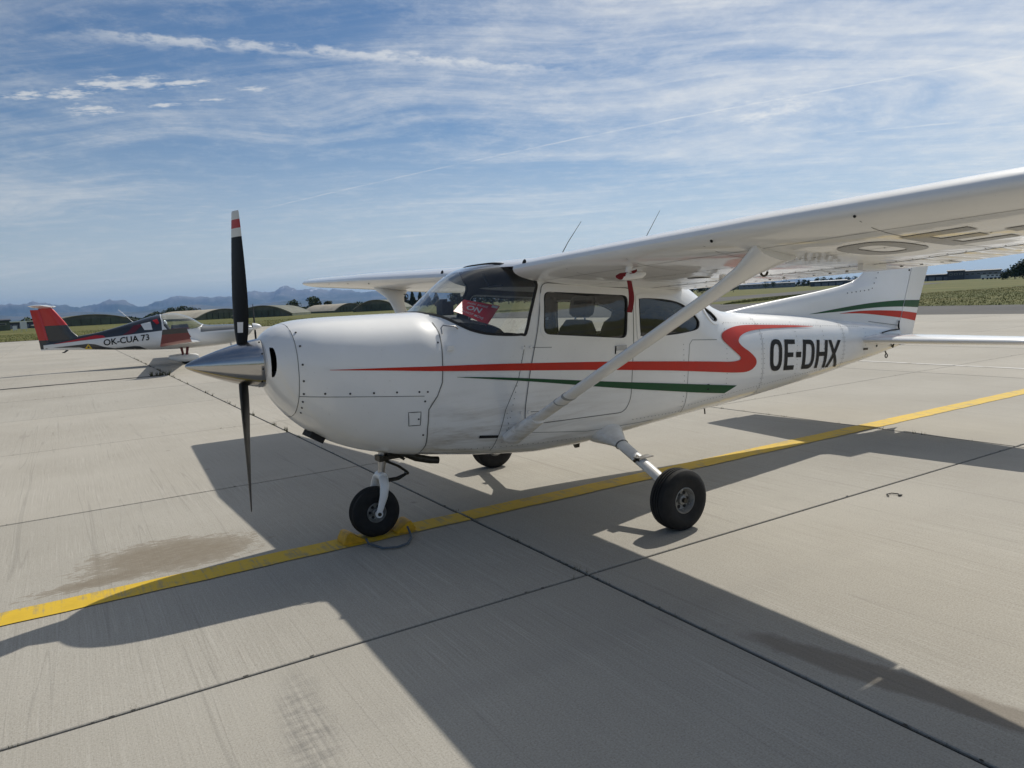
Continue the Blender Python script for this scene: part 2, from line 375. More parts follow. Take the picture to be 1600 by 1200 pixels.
class Hull:
    """a fuselage: superelliptic sections along x; (x, t) parametrises its skin, t=0 top, |t|=1 bottom, t<0 the -y side"""
    def __init__(s, W_, ZB, ZT, ZM, NU, NL): s.T = (W_, ZB, ZT, ZM, NU, NL); s.c = {}; s.a = {}
    def sect(s, x):
        k = round(x, 4)
        if k not in s.c: s.c[k] = tuple(itp(T, x) for T in s.T)
        return s.c[k]
    def half(s, x, z):
        w, zb, zt, zm, nu, nl = s.sect(x)
        if z >= zt or z <= zb: return 0.0
        if z > zm: return w*(1-((z-zm)/(zt-zm))**nu)**(1/nu)
        return w*(1-((zm-z)/(zm-zb))**nl)**(1/nl)
    def arc(s, x):
        k = round(x, 4)
        if k not in s.a:
            w, zb, zt, zm, nu, nl = s.sect(x); P = []
            for i in range(97):
                q = math.pi*i/96; cs, sn = math.cos(q), math.sin(q); n = nu if cs > 0 else nl
                y = w*max(sn, 0)**(2/n); z = zm+((zt-zm) if cs > 0 else (zm-zb))*math.copysign(abs(cs)**(2/n), cs)
                P.append((y, z))
            L = [0.0]
            for a, b in zip(P, P[1:]): L.append(L[-1]+math.dist(a, b))
            s.a[k] = (P, L)
        return s.a[k]
    def pos(s, x, t):
        P, L = s.arc(x); q = min(abs(t), 1)*L[-1]; lo, hi = 0, 96
        while hi-lo > 1:
            m = (lo+hi)//2
            if L[m] <= q: lo = m
            else: hi = m
        k = (q-L[lo])/max(1e-9, L[hi]-L[lo])
        y = P[lo][0]+(P[hi][0]-P[lo][0])*k; z = P[lo][1]+(P[hi][1]-P[lo][1])*k
        return Vector((x, -y if t < 0 else y, z))
    def nrm(s, x, t):
        e = .004; a = s.pos(x+.01, t)-s.pos(x-.01, t); sg = -1 if t < 0 else 1
        t2 = max(.006, min(.994, abs(t)))*sg
        b = s.pos(x, t2+e)-s.pos(x, t2-e)
        n = a.cross(b); n.normalize()
        p = s.pos(x, t); c = Vector((p.x, 0, s.sect(x)[3]))
        if n.dot(p-c) < 0: n = -n
        return n
    def at(s, x, t, off=0.0):
        p = s.pos(x, t); return p + s.nrm(x, t)*off if off else p
    def tz(s, x, z, side=-1):
        P, L = s.arc(x); lo, hi = 0, 96
        if z >= P[0][1]: return 0.0
        if z <= P[96][1]: return float(side)
        while hi-lo > 1:
            m = (lo+hi)//2
            if P[m][1] >= z: lo = m
            else: hi = m
        k = (P[lo][1]-z)/max(1e-9, P[lo][1]-P[hi][1])
        return side*(L[lo]+(L[hi]-L[lo])*k)/L[96]
    def loop(s, poly, side, step=.03):
        """(x, z) outline on one flank -> (x, 2t) outline"""
        return [(x, 2*s.tz(x, z, side)) for x, z in resample(poly, step)]
    def shell(s, name, x0, x1, mat, parent, off=0.0, holes=(), nx=60, nt=40, xs=None, trange=(-1, 1)):
        X = xs or [x0+(x1-x0)*i/nx for i in range(nx+1)]
        Tt = [trange[0]+(trange[1]-trange[0])*j/nt for j in range(nt+1)]
        V = []; E = []
        for x in X:
            for t in Tt: V.append(Vector((x, 2*t)))
        keep = []
        for h in holes:
            keep.append(h)
        if keep:
            V = [v for v in V if all(min((v.x-p[0])**2+(v.y-p[1])**2 for p in h) > .00012 for h in keep)]
        for h in keep:
            b = len(V); V += [Vector(p) for p in h]; E += [(b+i, b+(i+1) % len(h)) for i in range(len(h))]
        vs, es, fs, _, _, _ = delaunay_2d_cdt(V, E, [], 0, 1e-7, False)
        F = []
        for f in fs:
            c = (sum(vs[i].x for i in f)/3, sum(vs[i].y for i in f)/3)
            if not any(inside(c, [h]) for h in keep): F.append(tuple(f))
        P = [s.at(v.x, v.y/2, off) for v in vs]
        used = sorted({i for f in F for i in f}); mp = {u: i for i, u in enumerate(used)}
        return mesh(name, [P[u] for u in used], [tuple(mp[i] for i in f) for f in F], mat, parent, 50)
    def patch(s, name, loops, mat, parent, off=0.0, step=.05):
        """skin patch from (x, 2t) loops"""
        vs, F = cdt_fill(loops, step)
        return mesh(name, [s.at(x, t/2, off) for x, t in vs], F, mat, parent, 60)
    def decal(s, name, polys, mat, parent, off=.003, step=.05, side=-1, rs=.03):
        polys = [resample(P, rs) for P in polys]
        vs, F = cdt_fill(polys, step)
        return mesh(name, [s.onside(x, z, off, side) for x, z in vs], F, mat, parent, 60)
    def onside(s, x, z, off=0.0, side=-1):
        return s.at(x, s.tz(x, z, side), off)
    def seam(s, name, pts, mat, parent, w=.005, off=.0015, side=-1, closed=False):
        q = resample(pts, .025, closed); n = len(q); V = []; F = []
        for i in range(n):
            a, b = (q[i-1], q[(i+1) % n]) if closed else (q[max(i-1, 0)], q[min(i+1, n-1)])
            d = (Vector(b)-Vector(a)).normalized(); p = (-d.y*w/2, d.x*w/2)
            V += [s.onside(q[i][0]+p[0], q[i][1]+p[1], off, side), s.onside(q[i][0]-p[0], q[i][1]-p[1], off, side)]
        for i in range(n if closed else n-1):
            j = (i+1) % n; F.append((2*i, 2*i+1, 2*j+1, 2*j))
        return mesh(name, V, F, mat, parent, 60)
def text_tris(txt, size=1.0, bold=0.0, xs=1.0):
    cu = bpy.data.curves.new('t', 'FONT'); cu.body = txt; cu.size = size; cu.offset = bold; cu.resolution_u = 4
    ob = bpy.data.objects.new('t', cu); col.objects.link(ob)
    me = bpy.data.meshes.new_from_object(ob)
    V = [(v.co.x*xs, v.co.y) for v in me.vertices]; F = [tuple(p.vertices) for p in me.polygons]
    bpy.data.objects.remove(ob, do_unlink=True); bpy.data.meshes.remove(me)
    return V, F
def fit_text(txt, w, h, bold=0.0):
    V, F = text_tris(txt, 1.0, bold)
    x0, x1 = min(v[0] for v in V), max(v[0] for v in V); y0, y1 = min(v[1] for v in V), max(v[1] for v in V)
    return [((v[0]-x0)/(x1-x0)*w, (v[1]-y0)/(y1-y0)*h) for v in V], F
# ------------------------------------------------------------------ ground materials
def ellipse_mask(g, x, y, cx, cy, ang, rx, ry, nz, amp, a=0.75, b=1.1):
    """a stain: rotated ellipse with a ragged rim"""
    dx_, dy_ = g.m('SUBTRACT', x, cx), g.m('SUBTRACT', y, cy); c, s = math.cos(ang), math.sin(ang)
    u = g.m('DIVIDE', g.m('ADD', g.m('MULTIPLY', dx_, c), g.m('MULTIPLY', dy_, s)), rx)
    v = g.m('DIVIDE', g.m('ADD', g.m('MULTIPLY', dx_, -s), g.m('MULTIPLY', dy_, c)), ry)
    r = g.m('SQRT', g.m('ADD', g.m('MULTIPLY', u, u), g.m('MULTIPLY', v, v)))
    r = g.m('ADD', r, g.m('MULTIPLY', g.m('SUBTRACT', nz, 0.5), amp))
    return g.ss(r, a, b, 1.0, 0.0)
def concrete(name, detail=True):
    m = bpy.data.materials.new(name); m.use_nodes = True; g = NT(m.node_tree); b = g.n['Principled BSDF']
    geo = g.new('ShaderNodeNewGeometry').outputs['Position']; x, y, z = g.sep(geo)
    big = g.noise(geo, 0.45, 5, 0.6); mid = g.noise(geo, 3.0, 6, 0.65)
    c = g.mix(g.ss(big, 0.3, 0.7), (0.362, 0.336, 0.287), (0.414, 0.388, 0.336))
    c = g.mix(g.m('MULTIPLY', g.ss(mid, 0.52, 0.8), 0.3), c, (0.34, 0.318, 0.27))
    rnd = g.new('ShaderNodeObjectInfo').outputs['Random']
    c = g.mix(1.0, c, g.mix(rnd, (0.95, 0.95, 0.945), (1.06, 1.05, 1.035)), 'MULTIPLY')
    # broom finish: fine regular striations along y, stronger in some patches
    wob = g.noise(geo, 0.5, 2, 0.5)
    xs = g.m('ADD', x, g.m('MULTIPLY', wob, 0.05))
    s1 = g.noise(g.comb(g.m('MULTIPLY', xs, 64.0), g.m('MULTIPLY', y, 0.35), 0.0), 1.0, 4, 0.65)
    s2 = g.noise(g.comb(g.m('MULTIPLY', xs, 150.0), g.m('MULTIPLY', y, 2.2), 5.0), 1.0, 3, 0.6)
    stri = g.m('ADD', g.m('MULTIPLY', s1, 0.42), g.m('MULTIPLY', s2, 0.58))
    patchy = g.ss(g.noise(geo, 0.8, 3, 0.5), 0.3, 0.65, 0.35, 1.0)
    k_ = g.m('MULTIPLY', g.m('SUBTRACT', stri, 0.5), patchy)
    c = g.mix(g.ss(k_, 0.0, 0.22, 0.0, 0.45), c, (0.20, 0.185, 0.155))
    c = g.mix(g.ss(k_, 0.0, -0.17, 0.0, 0.5), c, (0.56, 0.53, 0.47))
    # a few thin scored lines
    s3 = g.noise(g.comb(g.m('MULTIPLY', xs, 5.0), g.m('MULTIPLY', y, 0.08), 12.0), 1.0, 2, 0.5)
    c = g.mix(g.m('MULTIPLY', g.ss(g.m('ABSOLUTE', g.m('SUBTRACT', s3, 0.5)), 0.0, 0.006, 1.0, 0.0), 0.25), c, (0.17, 0.16, 0.14))
    # aggregate speckle and small dark spots
    sp = g.noise(geo, 120.0, 4, 0.8)
    c = g.mix(g.ss(sp, 0.5, 0.70, 0.0, 0.7), c, (0.20, 0.185, 0.155))
    c = g.mix(g.ss(sp, 0.5, 0.3, 0.0, 0.4), c, (0.62, 0.59, 0.53))
    vo = g.new('ShaderNodeTexVoronoi'); g.put(vo.inputs['Vector'], geo); vo.inputs['Scale'].default_value = 1.15
    dots = g.ss(g.m('ADD', vo.outputs['Distance'], g.m('MULTIPLY', mid, 0.05)), 0.045, 0.075, 1.0, 0.0)
    c = g.mix(g.m('MULTIPLY', dots, 0.45), c, (0.15, 0.14, 0.125))
    # tyre rubber and traffic film running across the slabs (along x)
    tf = g.noise(g.comb(g.m('MULTIPLY', x, 0.18), g.m('MULTIPLY', y, 1.7), 2.0), 1.0, 4, 0.6)
    c = g.mix(g.m('MULTIPLY', g.ss(tf, 0.55, 0.8), 0.2), c, (0.245, 0.23, 0.205))
    if detail:
        rag = g.noise(geo, 4.5, 6, 0.7); fine = g.noise(g.comb(g.m('MULTIPLY', x, 11.0), g.m('MULTIPLY', y, 34.0), 0.0), 1.0, 4, 0.65)
        def soak(cx, cy, ang, rx, ry, edge, rag_amp):
            """a soaked stain whose rim breaks up into small flecks"""
            dx_, dy_ = g.m('SUBTRACT', x, cx), g.m('SUBTRACT', y, cy); cs, sn = math.cos(ang), math.sin(ang)
            u = g.m('DIVIDE', g.m('ADD', g.m('MULTIPLY', dx_, cs), g.m('MULTIPLY', dy_, sn)), rx)
            v = g.m('DIVIDE', g.m('ADD', g.m('MULTIPLY', dx_, -sn), g.m('MULTIPLY', dy_, cs)), ry)
            r = g.m('SQRT', g.m('ADD', g.m('MULTIPLY', u, u), g.m('MULTIPLY', v, v)))
            d = g.m('SUBTRACT', 1.0, g.m('ADD', r, g.m('MULTIPLY', g.m('SUBTRACT', rag, 0.5), rag_amp)))
            return g.ss(g.m('ADD', d, g.m('MULTIPLY', g.m('SUBTRACT', fine, 0.5), edge)), 0.0, 0.16), d
        w1, d1 = soak(0.50, 5.34, -0.22, 0.60, 0.40, 1.3, 0.9); w2, d2 = soak(0.14, 5.10, 0.12, 0.46, 0.12, 2.4, 0.8)
        core = g.ss(g.m('MAXIMUM', d1, d2), 0.0, 0.6, 0.45, 0.72)
        c = g.mix(g.m('MULTIPLY', g.m('MAXIMUM', w1, w2), g.m('MULTIPLY', core, g.ss(fine, 0.2, 0.6, 0.75, 1.1))), c, (0.185, 0.148, 0.10))
        # tyre smudges on the near slab, caught on the ridges of the broom finish
        cross = g.noise(g.comb(g.m('MULTIPLY', x, 8.0), g.m('MULTIPLY', y, 30.0), 3.0), 1.0, 3, 0.6)
        skid = g.m('MULTIPLY', ellipse_mask(g, x, y, 0.66, 2.72, 1.42, 0.55, 0.12, rag, 0.6, 0.35, 1.15), g.m('ADD', g.m('MULTIPLY', g.ss(s1, 0.40, 0.62), 0.6), g.m('MULTIPLY', g.ss(cross, 0.42, 0.62), 0.6)))
        c = g.mix(g.m('MULTIPLY', skid, 0.42), c, (0.10, 0.097, 0.095))
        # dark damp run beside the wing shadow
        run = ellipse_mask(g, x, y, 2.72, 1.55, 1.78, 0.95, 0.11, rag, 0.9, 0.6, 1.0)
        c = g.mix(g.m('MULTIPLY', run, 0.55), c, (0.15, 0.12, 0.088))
    g.put(b.inputs['Base Color'], c)
    b.inputs['Roughness'].default_value = 0.88; b.inputs['Specular IOR Level'].default_value = 0.3
    bp = g.new('ShaderNodeBump'); bp.inputs['Strength'].default_value = 0.35; bp.inputs['Distance'].default_value = 0.004
    g.put(bp.inputs['Height'], g.m('ADD', stri, g.m('MULTIPLY', sp, 0.6))); g.l.new(bp.outputs[0], b.inputs['Normal'])
    return m
def ground_mat(name, cols, sc, rough=0.95, bump=0.0):
    m = bpy.data.materials.new(name); m.use_nodes = True; g = NT(m.node_tree); b = g.n['Principled BSDF']
    geo = g.new('ShaderNodeNewGeometry').outputs['Position']
    n1 = g.noise(geo, sc, 6, 0.65); n2 = g.noise(geo, sc*9, 4, 0.6); n3 = g.noise(geo, sc*0.12, 3, 0.5)
    c = g.mix(g.ss(n1, 0.35, 0.65), cols[0], cols[1]); c = g.mix(g.m('MULTIPLY', g.ss(n2, 0.45, 0.75), 0.6), c, cols[2])
    c = g.mix(g.m('MULTIPLY', g.ss(n3, 0.45, 0.62), 0.5), c, cols[3])
    g.put(b.inputs['Base Color'], c); b.inputs['Roughness'].default_value = rough; b.inputs['Specular IOR Level'].default_value = 0.25
    return m
M['concrete'] = concrete('concrete'); 
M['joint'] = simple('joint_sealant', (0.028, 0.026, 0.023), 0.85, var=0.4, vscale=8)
M['grass'] = ground_mat('grass_ground', ((0.080, 0.092, 0.018), (0.120, 0.118, 0.028), (0.062, 0.075, 0.013), (0.165, 0.14, 0.045)), 0.35)
M['asphalt'] = ground_mat('asphalt', ((0.088, 0.086, 0.084), (0.115, 0.112, 0.108), (0.07, 0.068, 0.066), (0.13, 0.126, 0.12)), 0.5)
def line_paint(name, c, wear=0.5):
    m = bpy.data.materials.new(name); m.use_nodes = True; g = NT(m.node_tree); b = g.n['Principled BSDF']
    geo = g.new('ShaderNodeNewGeometry').outputs['Position']; x, y, z = g.sep(geo)
    n = g.noise(geo, 5.0, 6, 0.7); s = g.noise(g.comb(g.m('MULTIPLY', x, 42.0), g.m('MULTIPLY', y, 2.0), 0), 1, 4, 0.7)
    k = g.m('ADD', g.m('MULTIPLY', n, 0.6), g.m('MULTIPLY', s, 0.5))
    cc = g.mix(g.m('MULTIPLY', g.ss(k, 0.53, 0.68), wear), c, (0.27, 0.235, 0.16))
    cc = g.mix(g.m('MULTIPLY', g.ss(n, 0.5, 0.3), 0.3), cc, tuple(q*0.72 for q in c))
    g.put(b.inputs['Base Color'], cc); b.inputs['Roughness'].default_value = 0.75
    return m
M['yellow'] = line_paint('yellow_marking', (0.66, 0.43, 0.022), 0.7)
M['whiteline'] = line_paint('white_marking', (0.62, 0.60, 0.56), 0.8)

# ------------------------------------------------------------------ the setting
def sheet(name, pts, z, mat, kind='structure', parent=None):
    o = mesh(name, [(p[0], p[1], z) for p in pts], [tuple(range(len(pts)))], mat, parent)
    if parent is None: tag(o, kind=kind)
    return o
S = 26000
field = sheet('grass_field', [(-S, -S), (S, -S), (S, S), (-S, S)], -0.06, M['grass'])
tag(field, 'mown green and straw airfield grass reaching to the horizon', 'grass')
AU0, AU1, AV0, AV1 = -42.55, 35.2, -15.65, 85.05
apron = sheet('concrete_apron', [(AU0, AV0), (AU1, AV0), (AU1, AV1), (AU0, AV1)], -0.012, M['joint'])
tag(apron, 'pale concrete slab apron under both aircraft', 'apron')
taxi = sheet('asphalt_taxiway', [(AU1+.01, -60), (42.0, -60), (42.4, 12), (43.5, 24), (46, 33), (52, 41), (62, 49), (78, 58), (120, 76), (240, 126),
                                 (240, 150), (110, 98), (72, 82), (50, 78), (40, 85.0), (AU1+.01, 85.0)], -0.03, M['asphalt'])
tag(taxi, 'dark grey asphalt taxiway beside the concrete apron', 'taxiway')
isl = [(57, 49), (63, 51.5), (72, 57), (86, 65), (110, 76), (108, 80), (88, 74), (70, 65), (60, 57)]
sheet('grass_island', isl, -0.022, M['grass'])
tag(bpy.data.objects['grass_island'], 'small grass island lying in the asphalt taxiway', 'grass')
# concrete slabs 5.0 x 3.78 m
US, VS, U0, V0, GAP = 5.02, 3.785, 2.45, 3.277, 0.021
def slab_mesh(w, d, h=0.012, bev=0.004):
    V = []; F = []
    for zz, q in ((-h, 0), (-bev, 0), (0, bev)):
        V += [(q, q, zz), (w-q, q, zz), (w-q, d-q, zz), (q, d-q, zz)]
    for k in (0, 4):
        for j in range(4): F.append((k+j, k+(j+1) % 4, k+4+(j+1) % 4, k+4+j))
    F.append((8, 9, 10, 11))
    me = bpy.data.meshes.new('concrete_slab'); me.from_pydata(V, [], F); me.materials.append(M['concrete']); return me
sm = slab_mesh(US-GAP, VS-GAP)
cells = []
for i in range(-9, 8):
    for j in range(-5, 23):
        u, v = U0+i*US, V0+j*VS
        if u+US > AU1+0.6 or u < AU0 or v+VS > AV1 + 1.0 or v < AV0: continue
        cx, cy = u+US/2, v+VS/2
        depth = cx*CAM_FWD.x+cy*CAM_FWD.y
        cells.append((depth if depth > 0 else 500+abs(depth), u, v))
cells.sort()
rng = random.Random(5)
for k, (dpt, u, v) in enumerate(cells[:300]):
    o = bpy.data.objects.new('concrete_slab', sm); o.location = (u+GAP/2, v+GAP/2, rng.uniform(-.0015, 0)); link(o, apron)
mb = MB()
for dpt, u, v in cells[300:]:
    mb.add([Vector(p.co)+Vector((u+GAP/2, v+GAP/2, 0)) for p in sm.vertices], [tuple(p.vertices) for p in sm.polygons])
if mb.V: tag(mb.build('distant_slabs', M['concrete'], apron), kind='stuff')
# wide dark ragged strips along a joint of two far slabs
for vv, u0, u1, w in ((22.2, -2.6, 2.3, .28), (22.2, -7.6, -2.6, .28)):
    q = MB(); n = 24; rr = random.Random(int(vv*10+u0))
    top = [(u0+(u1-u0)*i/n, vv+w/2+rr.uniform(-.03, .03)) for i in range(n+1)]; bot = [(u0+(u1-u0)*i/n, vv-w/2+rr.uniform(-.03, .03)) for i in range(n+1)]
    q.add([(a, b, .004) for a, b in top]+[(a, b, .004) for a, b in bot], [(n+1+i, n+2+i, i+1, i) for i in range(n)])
    q.build('dark_joint_strip', M['joint'], apron)
# painted lines, cut at the slab joints
def marking(name, v0, v1, along, lo, hi, mat, label):
    q = MB(); rr = random.Random(3)
    cuts = sorted([lo, hi]+[(U0+i*US if along == 'u' else V0+i*VS) for i in range(-12, 30) if lo < (U0+i*US if along == 'u' else V0+i*VS) < hi])
    for a, b in zip(cuts, cuts[1:]):
        a += .012; b -= .012; n = max(2, int((b-a)/.12))
        for i in range(n):
            s, e = a+(b-a)*i/n, a+(b-a)*(i+1)/n
            r0, r1 = (math.sin(s*7.1)+math.sin(s*17.3+1))*.0035, (math.sin(e*7.1)+math.sin(e*17.3+1))*.0035
            P = [(s, v0+r0), (e, v0+r1), (e, v1+r1*.7), (s, v1+r0*.7)]
            if along == 'v': P = [(p[1], p[0]) for p in P]
            q.add([(p[0], p[1], .0042) for p in P], [(0, 1, 2, 3) if along == 'u' else (3, 2, 1, 0)])
    return tag(q.build(name, mat), label, 'marking', kind='structure')
marking('taxi_line', 4.665, 4.885, 'u', -42, 35, M['yellow'], 'worn yellow taxi line running under the white high-wing aircraft')
marking('apron_line', 13.70, 13.80, 'v', -8, 40, M['whiteline'], 'thin faded white line crossing the apron behind the tail')
# weeds in the joints
def weeds():
    q = MB(); rr = random.Random(8)
    def tuft(u, v, s):
        for k in range(rr.randint(5, 10)):
            a = rr.uniform(0, 6.28); l = s*rr.uniform(.5, 1.2); w = s*.07; lean = rr.uniform(.2, .9)
            c, sn = math.cos(a), math.sin(a); bx, by = u+rr.uniform(-.02, .02), v+rr.uniform(-.02, .02)
            q.mi = rr.choice((0, 1))
            q.add([(bx-sn*w, by+c*w, -.006), (bx+sn*w, by-c*w, -.006), (bx+c*l*lean, by+sn*l*lean, l)], [(0, 1, 2)])
    for j in range(90):
        v = 3.3+(rr.random()**1.4)*32; tuft(2.45+rr.uniform(-.012, .012), v, rr.uniform(.008, .026) if v < 9 else rr.uniform(.03, .08))
    for j in range(16): tuft(2.45+rr.uniform(-.012, .012), rr.uniform(0.2, 3.3), rr.uniform(.006, .016))
    for vv in (3.277, 7.062, 10.85, 14.63, 18.4):
        for j in range(26): tuft(rr.uniform(-9, 16), vv+rr.uniform(-.01, .01), rr.uniform(.006, .022))
    for j in range(14): tuft(2.25+rr.uniform(-.25, .3), 22.2+rr.uniform(-.1, .1), rr.uniform(.08, .16))
    for j in range(20): tuft(7.47+rr.uniform(-.012, .012), rr.uniform(2, 14), rr.uniform(.015, .04))
    return q.build('joint_weeds', [M['weed_a'], M['weed_b']])
M['weed_a'] = simple('weed_brown', (0.09, 0.07, 0.03), 0.9); M['weed_b'] = simple('weed_green', (0.06, 0.075, 0.02), 0.9)
tag(weeds(), 'small brown and green weeds growing in the slab joints', 'weeds', kind='stuff')
# grass blades along the field edges
def tufts(name, n, pick, hmin, hmax, mats, label, seed):
    rr = random.Random(seed); q = MB()
    for k in range(n):
        u, v, z = pick(rr); h = rr.uniform(hmin, hmax); q.mi = rr.randrange(len(mats))
        for b in range(3):
            a = rr.uniform(0, 6.28); w = h*rr.uniform(.12, .3); c, s = math.cos(a), math.sin(a); l = rr.uniform(.1, .6)*h
            ox, oy = rr.uniform(-.15, .15), rr.uniform(-.15, .15)
            q.add([(u+ox-s*w, v+oy+c*w, z-.03), (u+ox+s*w, v+oy-c*w, z-.03), (u+ox+c*l, v+oy+s*l, z+h)], [(0, 1, 2)])
    return tag(q.build(name, mats), label, 'grass', kind='stuff')
gm = [simple('blade_a', (0.12, 0.14, 0.028), 0.9), simple('blade_b', (0.085, 0.105, 0.018), 0.9), simple('blade_c', (0.22, 0.19, 0.065), 0.9), simple('blade_d', (0.15, 0.145, 0.036), 0.9)]
def right_edge(v): return itp([(-60, 42.0), (12, 42.4), (24, 43.5), (33, 46), (41, 52), (49, 62)], v)
def pick_right(rr):
    v = rr.uniform(-4, 46); u = right_edge(v)+.1+(rr.random()**1.3)*60
    return u, v, -.06
tufts('meadow_grass', 26000, pick_right, .03, .11, gm, 'taller green grass growing along the edge of the asphalt taxiway', 4)
def pick_left(rr): return rr.uniform(-30, 60), 85.3+(rr.random()**1.6)*60, -.06
tufts('verge_grass', 12000, pick_left, .05, .15, [gm[0], gm[2], gm[3], gm[2]], 'dry straw coloured grass along the far edge of the apron', 6)
def pick_isl(rr):
    k = rr.random(); a = rr.uniform(-1, 1)
    return 57.5+50*k+rr.uniform(-.4, .4), 50.5+27*k+a*3.0*(1-abs(2*k-1)**2)+1.5, -.022
tufts('island_grass', 2500, pick_isl, .05, .16, gm[:3], 'rough green grass on the island in the taxiway', 9)

# chipped and dirty joint edges
def chips():
    q = MB(); rr = random.Random(12)
    for k in range(330):
        near = rr.random() < .75
        if rr.random() < .5:
            u = rr.choice((-2.57, 2.45, 7.47))+rr.gauss(0, .006); v = rr.uniform(.3, 16 if near else 30)
        else:
            v = 3.277+3.785*rr.choice((0, 0, 1, 1, 2, 3, 4))+rr.gauss(0, .006); u = rr.uniform(-5, 14)
        L = rr.uniform(.004, .016); Wd = rr.uniform(.004, .010); n = rr.randint(5, 8)
        horiz = abs((v-3.277)/3.785-round((v-3.277)/3.785)) < .02
        P = []
        for j in range(n):
            a = 6.283*j/n; s_ = rr.uniform(.6, 1.2); dx_, dy_ = math.cos(a)*s_*L, math.sin(a)*s_*Wd
            P.append((u+(dx_ if horiz else dy_), v+(dy_ if horiz else dx_), .0022))
        q.add(P, [tuple(range(n))])
    return q.build('joint_chips', M['joint'], apron)
tag(chips(), kind='stuff')
M['screw'] = simple('screw_dark', (0.05, 0.05, 0.05), 0.5)
M['clamp'] = simple('clamp_grey', (0.34, 0.34, 0.33), 0.5)
# ------------------------------------------------------------------ the white high-wing aircraft
AC = thing('light_aircraft', 'white high-wing aircraft with red and green stripes, black letters OE-DHX and black propeller', 'aircraft', (1.75, 4.8, 0))
HW = [(-.68,.2),(-.64,.265),(-.58,.325),(-.5,.37),(-.4,.405),(-.2,.435),(.1,.463),(.4,.498),(.8,.538),(1.2,.555),(1.9,.552),(2.4,.525),(2.8,.48),(3.3,.412),(3.9,.345),(4.5,.278),(5.2,.195),(5.8,.125),(6.35,.05)]
HB = [(-.68,1.15),(-.64,1.06),(-.58,.97),(-.5,.88),(-.4,.795),(-.24,.70),(-.07,.635),(.2,.57),(.55,.52),(.85,.485),(1.2,.455),(1.5,.455),(1.8,.475),(2.3,.51),(2.8,.53),(3.3,.55),(3.8,.58),(4.3,.618),(4.8,.66),(5.4,.728),(5.9,.785),(6.35,.85)]
HT = [(-.68,1.43),(-.64,1.468),(-.58,1.503),(-.5,1.524),(-.4,1.535),(-.2,1.541),(.1,1.541),(.3,1.541),(.38,1.551),(.46,1.605),(.56,1.69),(.66,1.77),(.76,1.825),(.88,1.86),(1.0,1.872),(1.3,1.875),(1.8,1.865),(2.2,1.83),(2.5,1.755),(2.75,1.655),(2.98,1.545),(3.18,1.455),(3.36,1.4),(3.6,1.375),(3.9,1.347),(4.5,1.29),(5.2,1.21),(5.8,1.14),(6.35,1.06)]
HM = [(-.68,1.29),(-.4,1.22),(0,1.15),(.5,1.08),(1,1.0),(1.9,1.0),(2.6,1.0),(3.3,1.0),(4.5,1.0),(6.35,.97)]
HU = [(-.68,2.0),(-.5,2.5),(-.2,2.8),(.25,2.8),(.40,2.35),(.6,2.25),(.75,2.6),(.9,3.6),(1.05,5.0),(1.3,6.0),(2.2,6.0),(2.6,4.5),(3.0,3.0),(3.4,2.5),(6.35,2.3)]
HL = [(-.68,2.0),(-.5,2.3),(-.2,2.6),(.3,3.2),(.8,4.0),(2,4.0),(3,3.2),(6.35,2.4)]
H = Hull(HW, HB, HT, HM, HU, HL)
win1 = round_poly([(1.135,1.66),(1.925,1.60),(1.89,1.245),(1.105,1.33)], .07)
win2 = spline([(2.02,1.572),(2.2,1.565),(2.39,1.54),(2.53,1.497),(2.64,1.43),(2.715,1.36),(2.728,1.315),(2.70,1.272),(2.6,1.253),(2.329,1.24),(2.03,1.252),(2.0,1.29),(1.995,1.42),(1.998,1.54)], 3, True)
win3 = spline([(2.80,1.47),(2.9,1.435),(2.96,1.40),(3.008,1.353),(3.005,1.322),(2.96,1.312),(2.90,1.33),(2.84,1.39)], 3, True)
wsl = [(.395,1.532),(.454,1.506),(.526,1.454),(.597,1.411),(.698,1.379),(.83,1.362),(.95,1.356),(.985,1.362),(1.03,1.495),(1.081,1.625),(1.108,1.69),(1.10,1.735)]
def ws_loop():
    L = [(.35, 0.0)]+[(x, 2*H.tz(x, z, -1)) for x, z in spline(wsl, 3)]+[(1.045, 2*H.tz(1.045,1.79)), (.985, 2*H.tz(.985,1.83)), (.955, -.2), (.95, 0.0)]
    Rr = [(x, -t) for x, t in reversed(L[1:-1])]
    return resample(L+Rr, .04)
WSH = ws_loop()
holes = [WSH]
for sd_ in (-1, 1): holes += [H.loop(w_, sd_) for w_ in (win1, win2, win3)]
bx = [.15+.05*i for i in range(60)]+[3.15+.16*i for i in range(21)]
bx = [x for x in bx if x < 6.3]+[6.35]
fus = H.shell('fuselage', .15, 6.35, M['white'], AC, 0.0, holes, nt=52, xs=bx)
lin_holes = holes
lx = [.55+.06*i for i in range(44)]
H.shell('cabin_lining', .55, 3.1, M['liner'], AC, -.022, holes[:1]+holes[1:3]+holes[4:6], nt=44, xs=lx)
# tail cap
MB().add([H.pos(6.35, t/12) for t in range(-12, 12)], [tuple(range(24))]).build('tail_cap', M['white'], AC)
